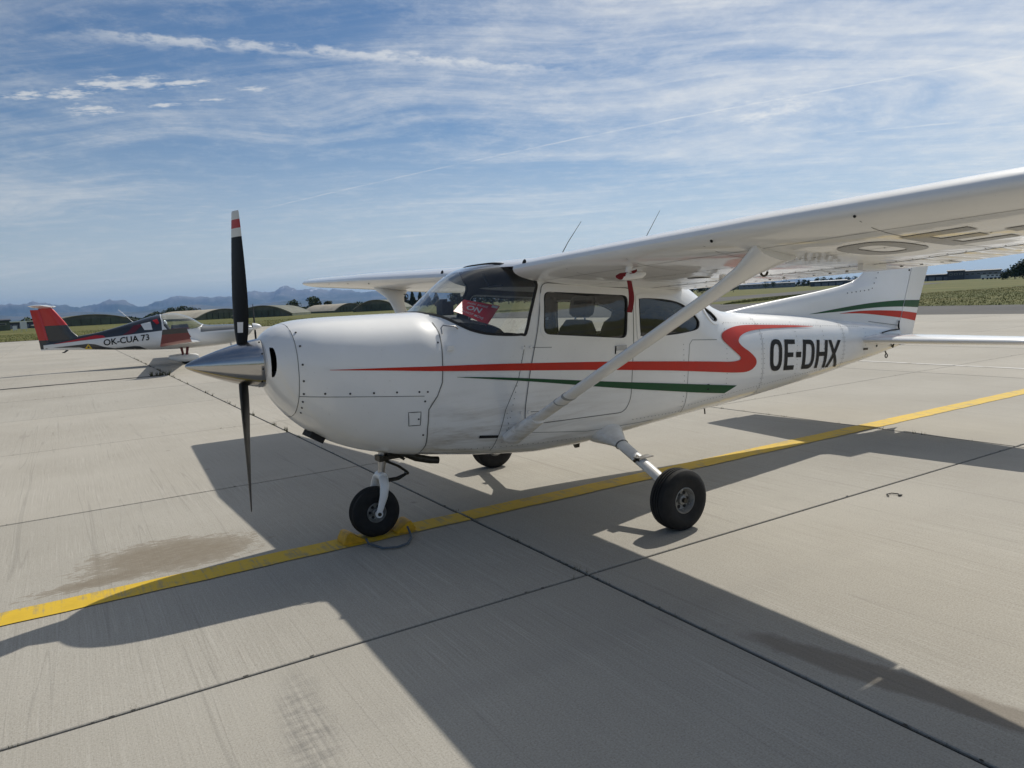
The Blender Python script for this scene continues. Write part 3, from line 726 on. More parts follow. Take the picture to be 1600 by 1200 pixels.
# windshield and windows
H.patch('windshield', [WSH], M['wsglass'], AC, -.006, .06)
def loop_seam(name, loop, w, off, mat, parent):
    """a band along a closed (x, 2t) outline"""
    n = len(loop); V = []; F = []
    for i in range(n):
        a, b = Vector(loop[i-1]), Vector(loop[(i+1) % n]); d = (b-a).normalized(); p = Vector((-d.y, d.x))*w/2; c = Vector(loop[i])
        V += [H.at(*( (c+p).x, (c+p).y/2 ), off), H.at((c-p).x, (c-p).y/2, off), H.at((c-p).x, (c-p).y/2, -.014), H.at((c+p).x, (c+p).y/2, -.014)]
    for i in range(n):
        j = (i+1) % n
        for k in range(4): F.append((4*i+k, 4*i+(k+1) % 4, 4*j+(k+1) % 4, 4*j+k))
    return mesh(name, V, F, mat, parent, 40)
loop_seam('windshield_seal', WSH, .016, .003, M['rubber_seal'], AC)
for sd_ in (-1, 1):
    for nm, w_ in (('door_window', win1), ('rear_side_window', win2), ('rear_window', win3)):
        lp = H.loop(w_, sd_)
        g_ = H.patch(nm, [lp], M['glass'], AC, -.008, .12)
        loop_seam('window_frame', lp, .03, .006, M['white'], g_)
        c = Vector((sum(p[0] for p in lp)/len(lp), sum(p[1] for p in lp)/len(lp)))
        inner = [((Vector(p)-c)*(1-.022/max(.05, (Vector(p)-c).length))+c)[:] for p in lp]
        loop_seam('window_seal', inner, .012, .0025, M['rubber_seal'], g_)
# doors
door = round_poly([(1.072,1.36),(1.14,1.705),(1.955,1.635),(1.945,1.25),(1.90,.80),(1.84,.705),(.945,.725),(.945,.84),(1.0,1.1)], .06)
for sd_ in (-1, 1):
    d_ = H.patch('cabin_door', [H.loop(door, sd_), H.loop(win1, sd_)], M['white'], AC, .003, .07)
    H.seam('door_gap', door, M['seam'], d_, .006, .0042, sd_, True)
    for hx, hz in ((.985, 1.262), (.945, .815)):
        for e in (-.03, .03):
            p = H.onside(hx+e, hz, .003, sd_); n_ = H.nrm(hx+e, H.tz(hx+e, hz, sd_))
            MB().disc(p, n_, .011, 10, .006).build('hinge', M['white'], d_, 40)
        H.seam('hinge_strap', [(hx+.02, hz), (hx+.2, hz-.012)], M['seam'], d_, .004, .0045, sd_)
    hd = H.onside(1.815, 1.185, .008, sd_)
    MB().box(hd+Vector((0, 0, .012)), (.10, .014, .035)).build('door_handle', M['steel'], d_, 30)
    H.seam('handle_recess', [(1.76, 1.155), (1.765, 1.21), (1.865, 1.205)], M['dark'], d_, .012, .0045, sd_)
# ---- nose bowl and cowlings
intL = [(x, 2*H.tz(x, z, -1)) for x, z in spline([(-.664,1.365),(-.654,1.378),(-.645,1.372),(-.641,1.33),(-.643,1.26),(-.650,1.215),(-.657,1.20),(-.665,1.215)], 3, True)]
intR = [(x, -t) for x, t in reversed(intL)]
nb = H.shell('nose_bowl', -.68, -.54, M['white'], AC, .003, [intL, intR], nt=60, xs=[-.68,-.675,-.668,-.66,-.65,-.64,-.63,-.615,-.6,-.58,-.56,-.54])
MB().add([H.at(-.68, t/16, .003) for t in range(-16, 16)], [tuple(range(32))]).build('bowl_face', M['white'], nb)
for sg in (-1, 1):
    V = []
    for a, s_ in ((-.65, 1.0), (-.60, .8), (-.5, .7)):
        V.append([Vector((a, sg*(.235-.02*(s_ == .7))*1.0+sg*.085*s_*math.cos(q), 1.285+.115*s_*math.sin(q))) for q in (6.283*j/14 for j in range(14))])
    b_ = MB(); b_.loft(V[1:], cap=False); b_.add(V[2], [tuple(range(14))]); b_.build('air_inlet', M['dark'], nb)
def xs_aft(t):
    z = H.pos(.3, t).z
    return itp([(.5,.235),(.66,.248),(.78,.239),(.912,.244),(.999,.308),(1.08,.344),(1.239,.361),(1.403,.385),(1.5,.36),(1.545,.33)], z)
def split_t(x): return -H.tz(x, 1.075-.075*(x+.53)/.8)
def cowl_part(name, lo, hi):
    V = []; F = []; nx, nt = 26, 30; n2 = nt+1
    for i in range(nx+2):
        for j in range(n2):
            q = j/nt; xx = -.538+.85*min(i, nx)/nx
            t = lo(xx)+(hi(xx)-lo(xx))*q; t = t-2 if t > 1 else t; x = -.538+(xs_aft(t)+.538)*min(i, nx)/nx
            t = lo(x)+(hi(x)-lo(x))*q
            t = t-2 if t > 1 else t
            V.append(H.at(x, t, .004 if i <= nx else -.01))
    for i in range(nx+1):
        for j in range(nt): F.append((i*n2+j, i*n2+j+1, (i+1)*n2+j+1, (i+1)*n2+j))
    return mesh(name, V, F, M['white'], AC, 40)
upc = cowl_part('upper_cowling', lambda x: -split_t(x), lambda x: split_t(x))
loc_ = cowl_part('lower_cowling', lambda x: split_t(x), lambda x: 2-split_t(x))
zsp = lambda x: 1.075-.075*(x+.53)/.8
for sd_ in (-1, 1):
    H.seam('cowl_split', [(-.538+.02*i, zsp(-.538+.02*i)) for i in range(39)], M['seam'], upc, .004, .0052, sd_)
    H.seam('bowl_seam', [(-.538, 1.50), (-.538, 1.35), (-.538, 1.22), (-.538, 1.1), (-.538, .96)], M['seam'], upc, .0035, .0052, sd_)
    scr = [(-.402,1.083),(-.255,1.069),(-.108,1.058),(.041,1.047),(.189,1.035),(.245,1.03),(.224,.97),(.218,.744),(.385-.03,1.34),(-.515,1.46),(-.515,1.38),(-.515,1.27),(-.515,1.17),(-.515,1.09),(-.517,1.04),(-.517,1.0),(-.516,.965)]
    for x, z in scr:
        t_ = H.tz(x, z, sd_); n_ = H.nrm(x, t_); MB().disc(H.at(x, t_, .0045), n_, .0068, 10, .002).build('cowl_fastener', M['screw'], upc)
    H.seam('cowl_edge', [(.38,1.47),(.388,1.403),(.364,1.239),(.347,1.08),(.311,.999),(.247,.912),(.242,.782),(.251,.664),(.24,.60)], M['seam'], upc, .007, .0052, sd_)
    H.seam('oil_door', [(.112,.908),(.195,.903),(.192,.815),(.117,.818)], M['seam'], loc_, .006, .0052, sd_, True)
    MB().disc(H.onside(.18, .857, .005, sd_), H.nrm(.18, H.tz(.18, .857, sd_)), .006, 8, .003).build('oil_door_latch', M['dark'], loc_)
# carburettor scoop under the chin
b_ = MB(); q_ = Matrix.Translation((-.385, -.03, .775)) @ Matrix.Rotation(R(32), 4, 'Y')
b_.box((0, 0, 0), (.10, .17, .06)); b_.V = [q_ @ v for v in b_.V]; b_.build('carburettor_scoop', M['dark'], loc_)
# cowl flap / exhaust
MB().tube([(.16,-.17,.60),(.26,-.19,.545),(.36,-.20,.515),(.42,-.205,.505)], .026, 12).build('exhaust_pipe', M['oily'], AC, 40)
# other fuselage seams and small fittings (left and right)
for sd_ in (-1, 1):
    H.seam('skin_seam', [(.968,1.278),(.905,1.05),(.794,.851),(.735,.64),(.72,.56)], M['seam'], fus, .0045, .0015, sd_)
    H.seam('skin_seam', [(2.537,.60),(2.539,.845),(2.56,1.05),(2.575,1.165),(2.61,1.198),(2.943,1.175)], M['seam'], fus, .0045, .0015, sd_)
    H.seam('skin_seam', [(3.62,.60),(3.62,1.0),(3.62,1.33)], M['seam'], fus, .003, .0015, sd_)
    H.seam('skin_seam', [(5.05,.72),(5.05,.95),(5.05,1.2)], M['seam'], fus, .003, .0015, sd_)
    H.seam('skin_seam', [(.98,.665),(1.5,.60),(2.2,.59)], M['seam'], fus, .003, .0015, sd_)
    H.seam('cabin_vent', [(.605,.682),(.742,.668)], M['dark'], fus, .02, .004, sd_)
    MB().box(H.onside(.43, 1.296, .012, sd_), (.045, .02, .03)).build('vent_scoop', M['white'], fus, 30)
    H.decal('fuselage_stencil', [[(2.80,.815),(2.875,.806),(2.875,.755),(2.80,.764)]], M['print_white'], fus, .004, .05, sd_)
    H.decal('fuselage_stencil', [[(2.80,.815),(2.83,.812),(2.83,.761),(2.80,.764)]], M['dark'], fus, .005, .05, sd_)
    b_ = MB()
    for i in range(7): b_.disc(H.onside(.80+.004*i, .86-.035*i, .001, sd_), H.nrm(.8, H.tz(.8, .8, sd_)), .003, 6, .002)
    tag(b_.build('rivet_row', M['seam'], fus), kind='stuff')
# hood latch handle in front of the windshield
b_ = MB(); b_.tube([H.onside(.405,1.39,.006), H.onside(.41,1.42,.02), H.onside(.43,1.437,.022), H.onside(.50,1.428,.022), H.onside(.515,1.42,.006)], .005, 8)
b_.build('cowl_handle', M['steel'], AC, 50)
# ---- stripes and registration
rt = [(-.368,1.227),(-.031,1.210),(.352,1.189),(.861,1.163),(1.69,1.104),(2.359,1.046),(2.845,1.0),(3.12,.972),(3.245,.972),(3.278,.985),(3.26,1.012),(3.124,1.10),(3.025,1.17),(3.03,1.222),(3.13,1.25),(3.30,1.265),(3.50,1.262),(3.795,1.244),(4.2,1.215),(4.527,1.186)]
rb = [(-.368,1.225),(-.033,1.194),(.349,1.156),(.858,1.115),(1.687,1.042),(2.356,.973),(2.843,.913),(3.214,.869),(3.40,.864),(3.50,.905),(3.505,.962),(3.423,1.026),(3.30,1.094),(3.262,1.146),(3.345,1.192),(3.563,1.216),(3.974,1.208),(4.527,1.184)]
def smooth_poly(a, b): return spline(a, 4)+list(reversed(spline(b, 4)))
for sd_ in (-1, 1):
    H.decal('red_stripe', [smooth_poly(rt, rb)], M['red'], AC, .0055, .06, sd_)
    gt = [(.453,1.108),(.856,1.066),(1.683,.956),(2.353,.87),(3.241,.752)]; gb = [(.453,1.106),(1.005,1.025),(1.682,.912),(2.353,.808),(2.7,.755),(3.076,.703)]
    H.decal('green_stripe', [spline(gt, 4)+list(reversed(spline(gb, 4)))], M['green'], AC, .0055, .06, sd_)
def glyph(ch, sw, sh):
    """block capitals in a unit box; sw, sh: stroke width as fractions of width and height"""
    rect = lambda a, b, c, d: [(a, b), (c, b), (c, d), (a, d)]
    if ch == 'O': return [[round_poly(rect(0, 0, 1, 1), .42, 6), round_poly(rect(sw, sh, 1-sw, 1-sh), .30, 6)]]
    if ch == 'D': return [[round_poly([(0, 0), (1, 0), (1, 1), (0, 1)], .001, 1)[:2]+round_poly(rect(0, 0, 1, 1), .45, 6)[7:21]+[(0, 1)], [(sw, sh)]+round_poly(rect(sw, sh, 1-sw, 1-sh), .3, 6)[7:21]+[(sw, 1-sh)]]]
    if ch == 'E': return [[[(0, 0), (1, 0), (1, sh), (sw, sh), (sw, .5-sh/2), (.86, .5-sh/2), (.86, .5+sh/2), (sw, .5+sh/2), (sw, 1-sh), (1, 1-sh), (1, 1), (0, 1)]]]
    if ch == '-': return [[rect(0, .5-sh*.62, 1, .5+sh*.62)]]
    if ch == 'H': return [[[(0, 0), (sw, 0), (sw, .5-sh/2), (1-sw, .5-sh/2), (1-sw, 0), (1, 0), (1, 1), (1-sw, 1), (1-sw, .5+sh/2), (sw, .5+sh/2), (sw, 1), (0, 1)]]]
    if ch == 'X': return [[[(0, 0), (sw*1.1, 0), (.5, .5-sh*.95), (1-sw*1.1, 0), (1, 0), (.5+sw*.56, .5), (1, 1), (1-sw*1.1, 1), (.5, .5+sh*.95), (sw*1.1, 1), (0, 1), (.5-sw*.56, .5)]]]
def reg_pos(s_, h_, flip=False):
    x0, x1 = 3.722, 4.965; x = x0+(x1-x0)*(1-s_ if flip else s_)
    return (x+(h_*.012), (.828-.078*(x-x0)/(x1-x0))+h_*(.292-.022*(x-x0)/(x1-x0)))
spans = [('O', 3.722, 3.915), ('E', 3.955, 4.125), ('-', 4.15, 4.235), ('D', 4.265, 4.475), ('H', 4.51, 4.715), ('X', 4.725, 4.965)]
for sd_ in (-1, 1):
    for ch, a, b in spans:
        for loops in glyph(ch, .052/(b-a), .15):
            P = []
            for L in loops:
                Q = []
                for u, v in L:
                    s_ = (a+(b-a)*u-3.722)/1.243
                    Q.append(reg_pos(s_, v, sd_ > 0) if sd_ < 0 else reg_pos((a+(b-a)*u-3.722)/1.243, v, True))
                P.append(Q)
            H.decal('registration_letter', P, M['black'], AC, .004, .06, sd_)
# ---- wings
def wing_geo(y):
    k = max(0.0, (y-2.54)/2.94); le = .93+.27*k; te = 2.56-.24*k; c = te-le
    return le, 1.787+.033*y, c, c*(.120-.037*min(k, 1))
def naca(s, m=.02, p=.4, t=.12):
    yc = m/p**2*(2*p*s-s*s) if s < p else m/(1-p)**2*((1-2*p)+2*p*s-s*s)
    yt = 5*t*(.2969*math.sqrt(max(s, 0))-.126*s-.3516*s*s+.2843*s**3-.1036*s**4)
    return yc+yt, yc-yt
def wpt(y, s, up, sg=-1, off=0.0):
    le, lez, c, dr = wing_geo(y); u, l = naca(s)
    return Vector((le+s*c, sg*y, lez-dr*s+c*(u if up else l)+(off if up else -off)))
SS = [0, .004, .012, .025, .045, .075, .11, .16, .22, .30, .40, .50, .60, .68, .74]
def wing_ring(y, sg, thin=1.0):
    up = [wpt(y, s, True, sg) for s in reversed(SS)]; lo = [wpt(y, s, False, sg) for s in SS[1:]]
    r = up+lo
    if thin < 1:
        le, lez, c, dr = wing_geo(y)
        r = [Vector((p.x, p.y, (lez-dr*(p.x-le)/c)+(p.z-(lez-dr*(p.x-le)/c))*thin)) for p in r]
    return r
def surf_ring(y, sg, s0, s1, amp=0.0):
    ss = [s0+(s1-s0)*k/5 for k in range(6)]
    up = [wpt(y, s, True, sg) for s in reversed(ss)]; lo = [wpt(y, s, False, sg) for s in ss]
    for k, p in enumerate(up): p.z += amp*(1 if 0 < k < 5 else 0)
    for k, p in enumerate(lo): p.z -= amp*(1 if 0 < k < 5 else 0.35)
    up[0].z += .002; lo[-1].z -= .002
    return up+lo
for sg in (-1, 1):
    ys = [.50, .56, .8, 1.2, 1.6, 2.0, 2.3, 2.54, 2.8, 3.2, 3.6, 4.0, 4.4, 4.8, 5.2, 5.42]
    rings = [wing_ring(y, sg) for y in ys]
    for dy_, th in ((.05, .93), (.09, .78), (.115, .55), (.125, .25)):
        r = wing_ring(5.42, sg, th)
        c = Vector((1.75, 0, 0))
        rings.append([Vector((c.x+(p.x-c.x)*(1-.10*(1-th)), p.y+sg*dy_, p.z)) for p in r])
    wg = MB().loft(rings).build('wing', M['white'], AC, 40)
    # full-chord tip fairing behind the spar
    tr = []
    for y, th in ((5.23, 1), (5.42, 1), (5.48, .85), (5.52, .6), (5.545, .25)):
        r = surf_ring(min(y, 5.42), sg, .74, 1.0); le, lez, c, dr = wing_geo(min(y, 5.42))
        mz = sum(p.z for p in r)/len(r)
        tr.append([Vector((p.x, sg*y, mz+(p.z-mz)*(.4+.6*th))) for p in r])
    MB().loft(tr).build('wing_tip', M['white'], wg, 40)
    def strip(name, y0, y1, s0, s1, pitch, amp):
        n = int((y1-y0)/pitch)*6; rr = []
        for i in range(n+1):
            y = y0+(y1-y0)*i/n; rr.append(surf_ring(y, sg, s0, s1, amp*(.5-.5*math.cos(2*math.pi*(y-y0)/pitch))**2))
        return MB().loft(rr).build(name, M['white'], AC, 50)
    MB().loft([surf_ring(y, sg, .735, 1.0) for y in (.50, .60, .66)]).build('wing_root_fairing', M['white'], wg, 40)
    fl = strip('flap', .665, 2.615, .742, 1.0, .155, .0045)
    al = strip('aileron', 2.635, 5.225, .742, .995, .13, .0045)
    MB().box(wpt(2.626, .95, False, sg, -.012), (.10, .012, .02)).build('flap_bracket', M['dark'], fl)
    b_ = MB()
    for i in range(17): b_.disc(wpt(.75+.115*i, .905, False, sg, .001), (0, 0, -1), .009, 8, .004)
    tag(b_.build('flap_rivets', M['oily'], fl), kind='stuff')
    for y in (1.35, 2.35):
        b_ = MB(); b_.box(wpt(y, .74, False, sg, .012), (.22, .03, .035)); b_.build('flap_track', M['white'], fl, 30)
    # panel lines, screws and openings on the lower surface and nose
    def under(pts, w, name, mat):
        q = resample(pts, .06, False); V = []; F = []
        for i, (y, s) in enumerate(q):
            a, b = q[max(i-1, 0)], q[min(i+1, len(q)-1)]; c = wing_geo(y)[2]
            d = Vector((b[0]-a[0], (b[1]-a[1])*c)).normalized(); px2, ps = -d.y*w/2, d.x*w/2/c
            V += [wpt(y+px2, s+ps, False, sg, .0012), wpt(y-px2, s-ps, False, sg, .0012)]
        for i in range(len(q)-1): F.append((2*i, 2*i+1, 2*i+3, 2*i+2))
        return mesh(name, V, F, mat, wg)
    for y in (1.05, 1.62, 2.2, 3.0, 3.6, 4.3, 5.0): under([(y, .03), (y, .73)], .004, 'rib_line', M['seam'])
    for s in (.12, .36, .70): under([(.6, s), (5.3, s)], .004, 'skin_line', M['seam'])
    under([(.58, .735), (5.2, .735)], .014, 'flap_gap', M['dark'])
    b_ = MB()
    rr = random.Random(4)
    for y in [k*.09 for k in range(8, 58)]:
        for s in (.36, .70): b_.disc(wpt(y, s+.006, False, sg, .0008), (0, 0, -1), .004, 6, .0012)
    tag(b_.build('wing_rivets', M['seam'], wg), kind='stuff')
    for y, s, r_ in ((.62, .014, .022), (2.28, .014, .008), (3.0, .01, .006), (3.9, .01, .006)):
        p = wpt(y, s, True, sg) if y < 1 else wpt(y, s, False, sg)
        n_ = Vector((-1, 0, .25)) if y < 1 else Vector((-1, 0, -.6))
        MB().disc(p+n_.normalized()*.002, n_, r_, 14, .003).build('wing_inlet', M['dark'], wg)
    MB().disc(wpt(1.35, .55, False, sg, .001), (0, 0, -1), .075, 24, .002).build('inspection_cover', M['white'], wg)
    MB().disc(wpt(3.35, .62, False, sg, .001), (0, 0, -1), .065, 24, .002).build('inspection_cover', M['white'], wg)
# registration under the left wing, tops of the letters towards the leading edge
yy = 2.62
for ch, wd in (('O', .30), ('E', .28), ('-', .15), ('D', .30), ('H', .30), ('X', .32)):
    for loops in glyph(ch, .085/wd, .19):
        polys = [[(yy+u*wd, 1.77-v*.44) for u, v in resample(L, .15)] for L in loops]
        vs, F = cdt_fill([resample(P, .05) for P in polys], .09)
        def low(y, x):
            le, lez, c, dr = wing_geo(y); return wpt(y, (x-le)/c, False, -1, .0022)
        mesh('wing_registration_letter', [low(y, x) for y, x in vs], F, M['wing_letter'], AC, 60)
    yy += wd+.055
# cabin roof fairing between the wings
rf = MB(); rf.loft([[wpt(.5, s, True, -1)*1 for s in ()] or [Vector((wpt(.5, s, True, -1).x, y, wpt(.5, s, True, -1).z+.012*(1-(y/.52)**2))) for s in (.004, .012, .025, .045, .11, .22, .4, .6, .8, 1.0)] for y in (-.52, -.3, 0, .3, .52)], cap=False, closed=False)
rf.build('roof_fairing', M['white'], AC, 40)
for (x0, z0, x1, z1) in ((1.66, 1.87, 1.914, 2.193), (2.42, 1.80, 2.769, 2.295)):
    MB().tube([(x0, 0, z0), ((x0+x1)/2-.01, 0, (z0+z1)/2), (x1, 0, z1)], [.005, .0035, .002], 6).build('whip_antenna', M['seam'], AC, 60)
# ---- wing struts
for sg in (-1, 1):
    a, b = Vector((.86, sg*.53, .665)), Vector((1.245, sg*2.42, 1.775)); d = b-a
    st = MB().tube([a+d*k for k in (.0, .2, .5, .8, .97)], .064, 20, (.42, (1, 0, 0))).build('wing_strut', M['white'], AC, 50)
    MB().tube([a+d*k for k in (.80, .86, .92, .97, 1.0)], [.066, .074, .098, .15, .185], 24, (.34, (1, 0, 0))).build('strut_top_fairing', M['white'], st, 60)
    MB().tube([a-d*.01+Vector((-.01, 0, -.012)), a+d*.05, a+d*.12, a+d*.125], [.085, .082, .069, .066], 20, (.6, (1, 0, 0))).build('strut_foot_fairing', M['white'], st, 60)
    MB().tube([a+d*.27, a+d*.279], [.0665, .0665], 20, (.44, (1, 0, 0))).build('strut_clamp', M['clamp'], st, 60)
    MB().tube([a+d*.235, a+d*.238], [.0665, .0665], 20, (.44, (1, 0, 0))).build('strut_clamp', M['clamp'], st, 60)
    t0 = Vector((1.335, sg*2.27, 1.70))
    MB().tube([t0+Vector((.028*math.cos(q), 0, .028*math.sin(q)-.02)) for q in [k*.55 for k in range(12)]], .006, 8).build('tie_down_ring', M['oily'], st, 60)
# pitot tube under the left wing
pb = wpt(1.50, .10, False, -1)
pt = MB().tube([pb+Vector((.02, 0, .01)), pb+Vector((.0, 0, -.03)), pb+Vector((.03, 0, -.045))], [.022, .016, .016], 10).build('pitot_mast', M['white'], AC, 50)
MB().tube([pb+Vector((-.05, 0, -.06)), pb+Vector((-.02, 0, -.058)), pb+Vector((.10, 0, -.05)), pb+Vector((.13, 0, -.045))], [.018, .024, .024, .012], 12).build('pitot_pod', M['white'], pt, 50)

# rivet rows along the skin laps
for sd_ in (-1, 1):
    b_ = MB()
    def rrow(x0, z0, x1, z1, step=.042):
        n = int(math.dist((x0, z0), (x1, z1))/step)
        for i in range(n+1):
            x, z = x0+(x1-x0)*i/n, z0+(z1-z0)*i/n; t_ = H.tz(x, z, sd_)
            b_.disc(H.at(x, t_, .0008), H.nrm(x, t_), .0042, 6, .0012)
    for x, za, zb_ in ((2.50, .62, 1.17), (3.08, .62, 1.30), (3.60, .64, 1.31), (3.64, .64, 1.31), (4.18, .67, 1.25), (4.66, .70, 1.22), (5.03, .74, 1.17), (5.07, .74, 1.17), (5.5, .80, 1.10)): rrow(x, za, x, zb_)
    rrow(2.6, .66, 5.6, .80); rrow(1.95, .63, 2.5, .62); rrow(.45, .60, 1.5, .55); rrow(.78, .62, .95, 1.22); rrow(3.1, 1.31, 5.4, 1.13)
    tag(b_.build('skin_rivets', M['rivet'], fus), kind='stuff')
# ---- tail
FLE = [(1.05,3.9),(1.30,3.6),(1.375,3.47),(1.446,4.15),(1.512,4.84),(1.56,5.27),(1.60,5.49),(1.65,5.625),(1.72,5.74),(1.82,5.88),(2.13,6.17),(2.47,6.47)]
def fle(z):
    for (a, b), (c, d) in zip(FLE, FLE[1:]):
        if a <= z <= c: return b+(d-b)*(z-a)/(c-a)
    return FLE[-1][1] if z > 2 else FLE[0][1]
HNG = [(.80,6.34),(1.11,6.31),(1.57,6.50),(1.75,6.57),(2.47,6.86)]
TEd = [(.86,6.66),(.98,6.65),(1.34,6.78),(1.744,6.96),(1.854,7.03),(2.47,7.26)]
def lin(T, z):
    if z <= T[0][0]: return T[0][1]
    for (a, b), (c, d) in zip(T, T[1:]):
        if z <= c: return b+(d-b)*(z-a)/(c-a)
    return T[-1][1]
def fin_half(x, z):
    le, hg, te = fle(z), lin(HNG, z), lin(TEd, z); k = 1-.45*max(0, z-1.2)
    if x <= hg: d = max(0, x-le); return .048*k*min(1, math.sqrt(d/.55))*(1-.1*max(0, (x-5.9)))
    return (.044*k)*(1-(x-hg)/(te-hg))+.005
zs = [1.05,1.15,1.25,1.30,1.345,1.375,1.41,1.446,1.48,1.512,1.54,1.56,1.58,1.60,1.625,1.65,1.685,1.72,1.77,1.82,1.97,2.13,2.30,2.44,2.47]
FS = [0,.01,.03,.07,.14,.25,.4,.6,.8,1.0]
rings = []
for z in zs:
    a, b = fle(z), lin(HNG, z)-.003; xs_ = [a+(b-a)*s for s in FS]; k = .3 if z > 2.46 else 1
    rings.append([Vector((x, -k*fin_half(x, z), z)) for x in reversed(xs_)]+[Vector((x, k*fin_half(x, z), z)) for x in xs_[1:]])
fin = MB().loft(rings).build('fin', M['white'], AC, 40)
rings = []
for z in [.86,.98,1.11,1.34,1.57,1.75,1.854,2.1,2.44,2.47]:
    a, b = lin(HNG, z)+.0025, lin(TEd, z); xs_ = [a, a+.02, a+(b-a)*.3, a+(b-a)*.6, b]
    rings.append([Vector((x, -fin_half(x, z), z)) for x in reversed(xs_)]+[Vector((x, fin_half(x, z), z)) for x in xs_])
rud = MB().loft(rings).build('rudder', M['white'], AC, 40)
def fin_decal(name, poly, mat, parent, sd_, off=.0025):
    vs, F = cdt_fill([resample(poly, .06)], .09)
    return mesh(name, [(x, sd_*(fin_half(x, z)+off), z) for x, z in vs], F, mat, parent, 60)
def clipx(poly, xs_, left):
    """clip an (x, z) polygon at the hinge line"""
    out = []; n = len(poly); f = lambda p: (p[0]-lin(HNG, p[1])-(-.006 if left else .005))*(-1 if left else 1)
    for i in range(n):
        a, b = poly[i], poly[(i+1) % n]; fa, fb = f(a), f(b)
        if fa >= 0: out.append(a)
        if fa*fb < 0: t = fa/(fa-fb); out.append((a[0]+(b[0]-a[0])*t, a[1]+(b[1]-a[1])*t))
    return out
gs = spline([(4.72,1.297),(5.159,1.329),(5.5,1.35),(5.835,1.364),(6.3,1.368),(6.782,1.352)], 4)+list(reversed(spline([(4.72,1.296),(5.268,1.298),(5.836,1.309),(6.3,1.298),(6.755,1.270)], 4)))
rs = spline([(5.213,1.277),(5.5,1.286),(5.836,1.279),(6.3,1.25),(6.728,1.205)], 4)+list(reversed(spline([(5.213,1.276),(5.6,1.258),(6.076,1.205),(6.4,1.163),(6.696,1.118)], 4)))
for sd_ in (-1, 1):
    for nm, pl, mt in (('fin_green_stripe', gs, M['green']), ('fin_red_stripe', rs, M['red'])):
        fin_decal(nm, clipx(pl, None, True), mt, fin, sd_); fin_decal(nm, clipx(pl, None, False), mt, rud, sd_)
    b_ = MB(); rr = random.Random(2)
    for k in range(6): b_.disc((5.36+.075*k, sd_*(fin_half(5.36+.075*k, 1.50)+.001), 1.485+.004*k), (0, sd_, 0), .007, 8, .003)
    for k in range(5): b_.disc((5.80+.035*k, sd_*(fin_half(5.8+.035*k, 1.55)+.001), 1.52+.055*k), (0, sd_, 0), .007, 8, .003)
    tag(b_.build('fin_rivets', M['seam'], fin), kind='stuff')
    pl = [(5.72, 1.165), (6.05, 1.12), (6.28, 1.09)]
    V = []
    for x, z in resample(pl, .05, False): V += [(x, sd_*(fin_half(x, z)+.003), z+.003), (x, sd_*(fin_half(x, z)+.003), z-.003)]
    mesh('fin_fairing_seam', V, [(2*i, 2*i+1, 2*i+3, 2*i+2) for i in range(len(V)//2-1)], M['seam'], fin)
    MB().tube([(5.86, sd_*.125, 1.035), (6.05, sd_*.105, 1.05), (6.27, sd_*.07, 1.045)], .007, 6).build('elevator_slot', M['dark'], fin)
    MB().tube([(6.27, sd_*.07, 1.04), (6.265, sd_*.065, 1.08), (6.285, sd_*.06, 1.14)], .008, 6).build('rudder_hinge_arm', M['dark'], rud)
MB().disc((6.515, -(fin_half(6.515, 1.74)+.001), 1.70), (0, -1, 0), .012, 8, .004).build('drain_hole', M['dark'], fin)
def sym(s, t=.085): return 5*t*(.2969*math.sqrt(s)-.126*s-.3516*s*s+.2843*s**3-.1036*s**4)
def stab_geo(y):
    k = y/1.73; return 5.42+.20*k, 6.62-.16*k
def stab_ring(y, sg, s0, s1, n=9, amp=0.0):
    a, b = stab_geo(y); c = b-a; ss = [s0+(s1-s0)*(i/n)**(1.8 if s0 == 0 else 1) for i in range(n+1)]; z = .985
    up = [Vector((a+s*c, sg*y, z-.03*s+c*(sym(s)+.002)+amp*(0 < s-s0 and s < s1))) for s in reversed(ss)]
    lo = [Vector((a+s*c, sg*y, z-.03*s-c*(sym(s)+.002)-amp*(0 < s-s0 and s < s1))) for s in ss[(1 if s0 == 0 else 0):]]
    return up+lo
for sg in (-1, 1):
    r_ = [stab_ring(y, sg, 0, .60) for y in (.05, .3, .7, 1.1, 1.5, 1.68)]
    q = stab_ring(1.73, sg, 0, .60); m_ = sum((p.z for p in q))/len(q); r_.append([Vector((p.x+.02, p.y, m_+(p.z-m_)*.5)) for p in q])
    sb = MB().loft(r_).build('horizontal_stabilizer', M['white'], AC, 40)
    n = 96; rr_ = []
    for i in range(n+1):
        y = .14+1.56*i/n; rr_.append(stab_ring(y, sg, .615, 1.0, 5, .003*(.5-.5*math.cos(2*math.pi*i/8))**2))
    MB().loft(rr_).build('elevator', M['white'], AC, 40)
MB().tube([(6.12, 0, .81), (6.14, 0, .775)], .008, 8).tube([(6.14+.022*math.cos(q), 0, .755+.022*math.sin(q)) for q in [k*.6 for k in range(12)]], .006, 6).build('tail_tie_down_ring', M['oily'], AC, 60)
for x, z, r_ in ((5.75, .90, .012), (6.1, .905, .02), (6.13, .87, .012)): MB().disc(H.onside(x, z, .002), H.nrm(x, H.tz(x, z)), r_, 10, .004).build('tail_opening', M['dark'], AC)
MB().tube([(6.10, -.10, .915), (6.14, -.09, .90), (6.12, -.085, .85)], .009, 6).build('elevator_arm', M['dark'], AC)
H.decal('maker_plate', [[(5.46,.90),(5.56,.895),(5.56,.872),(5.46,.877)]], M['oily'], AC, .003, .05)
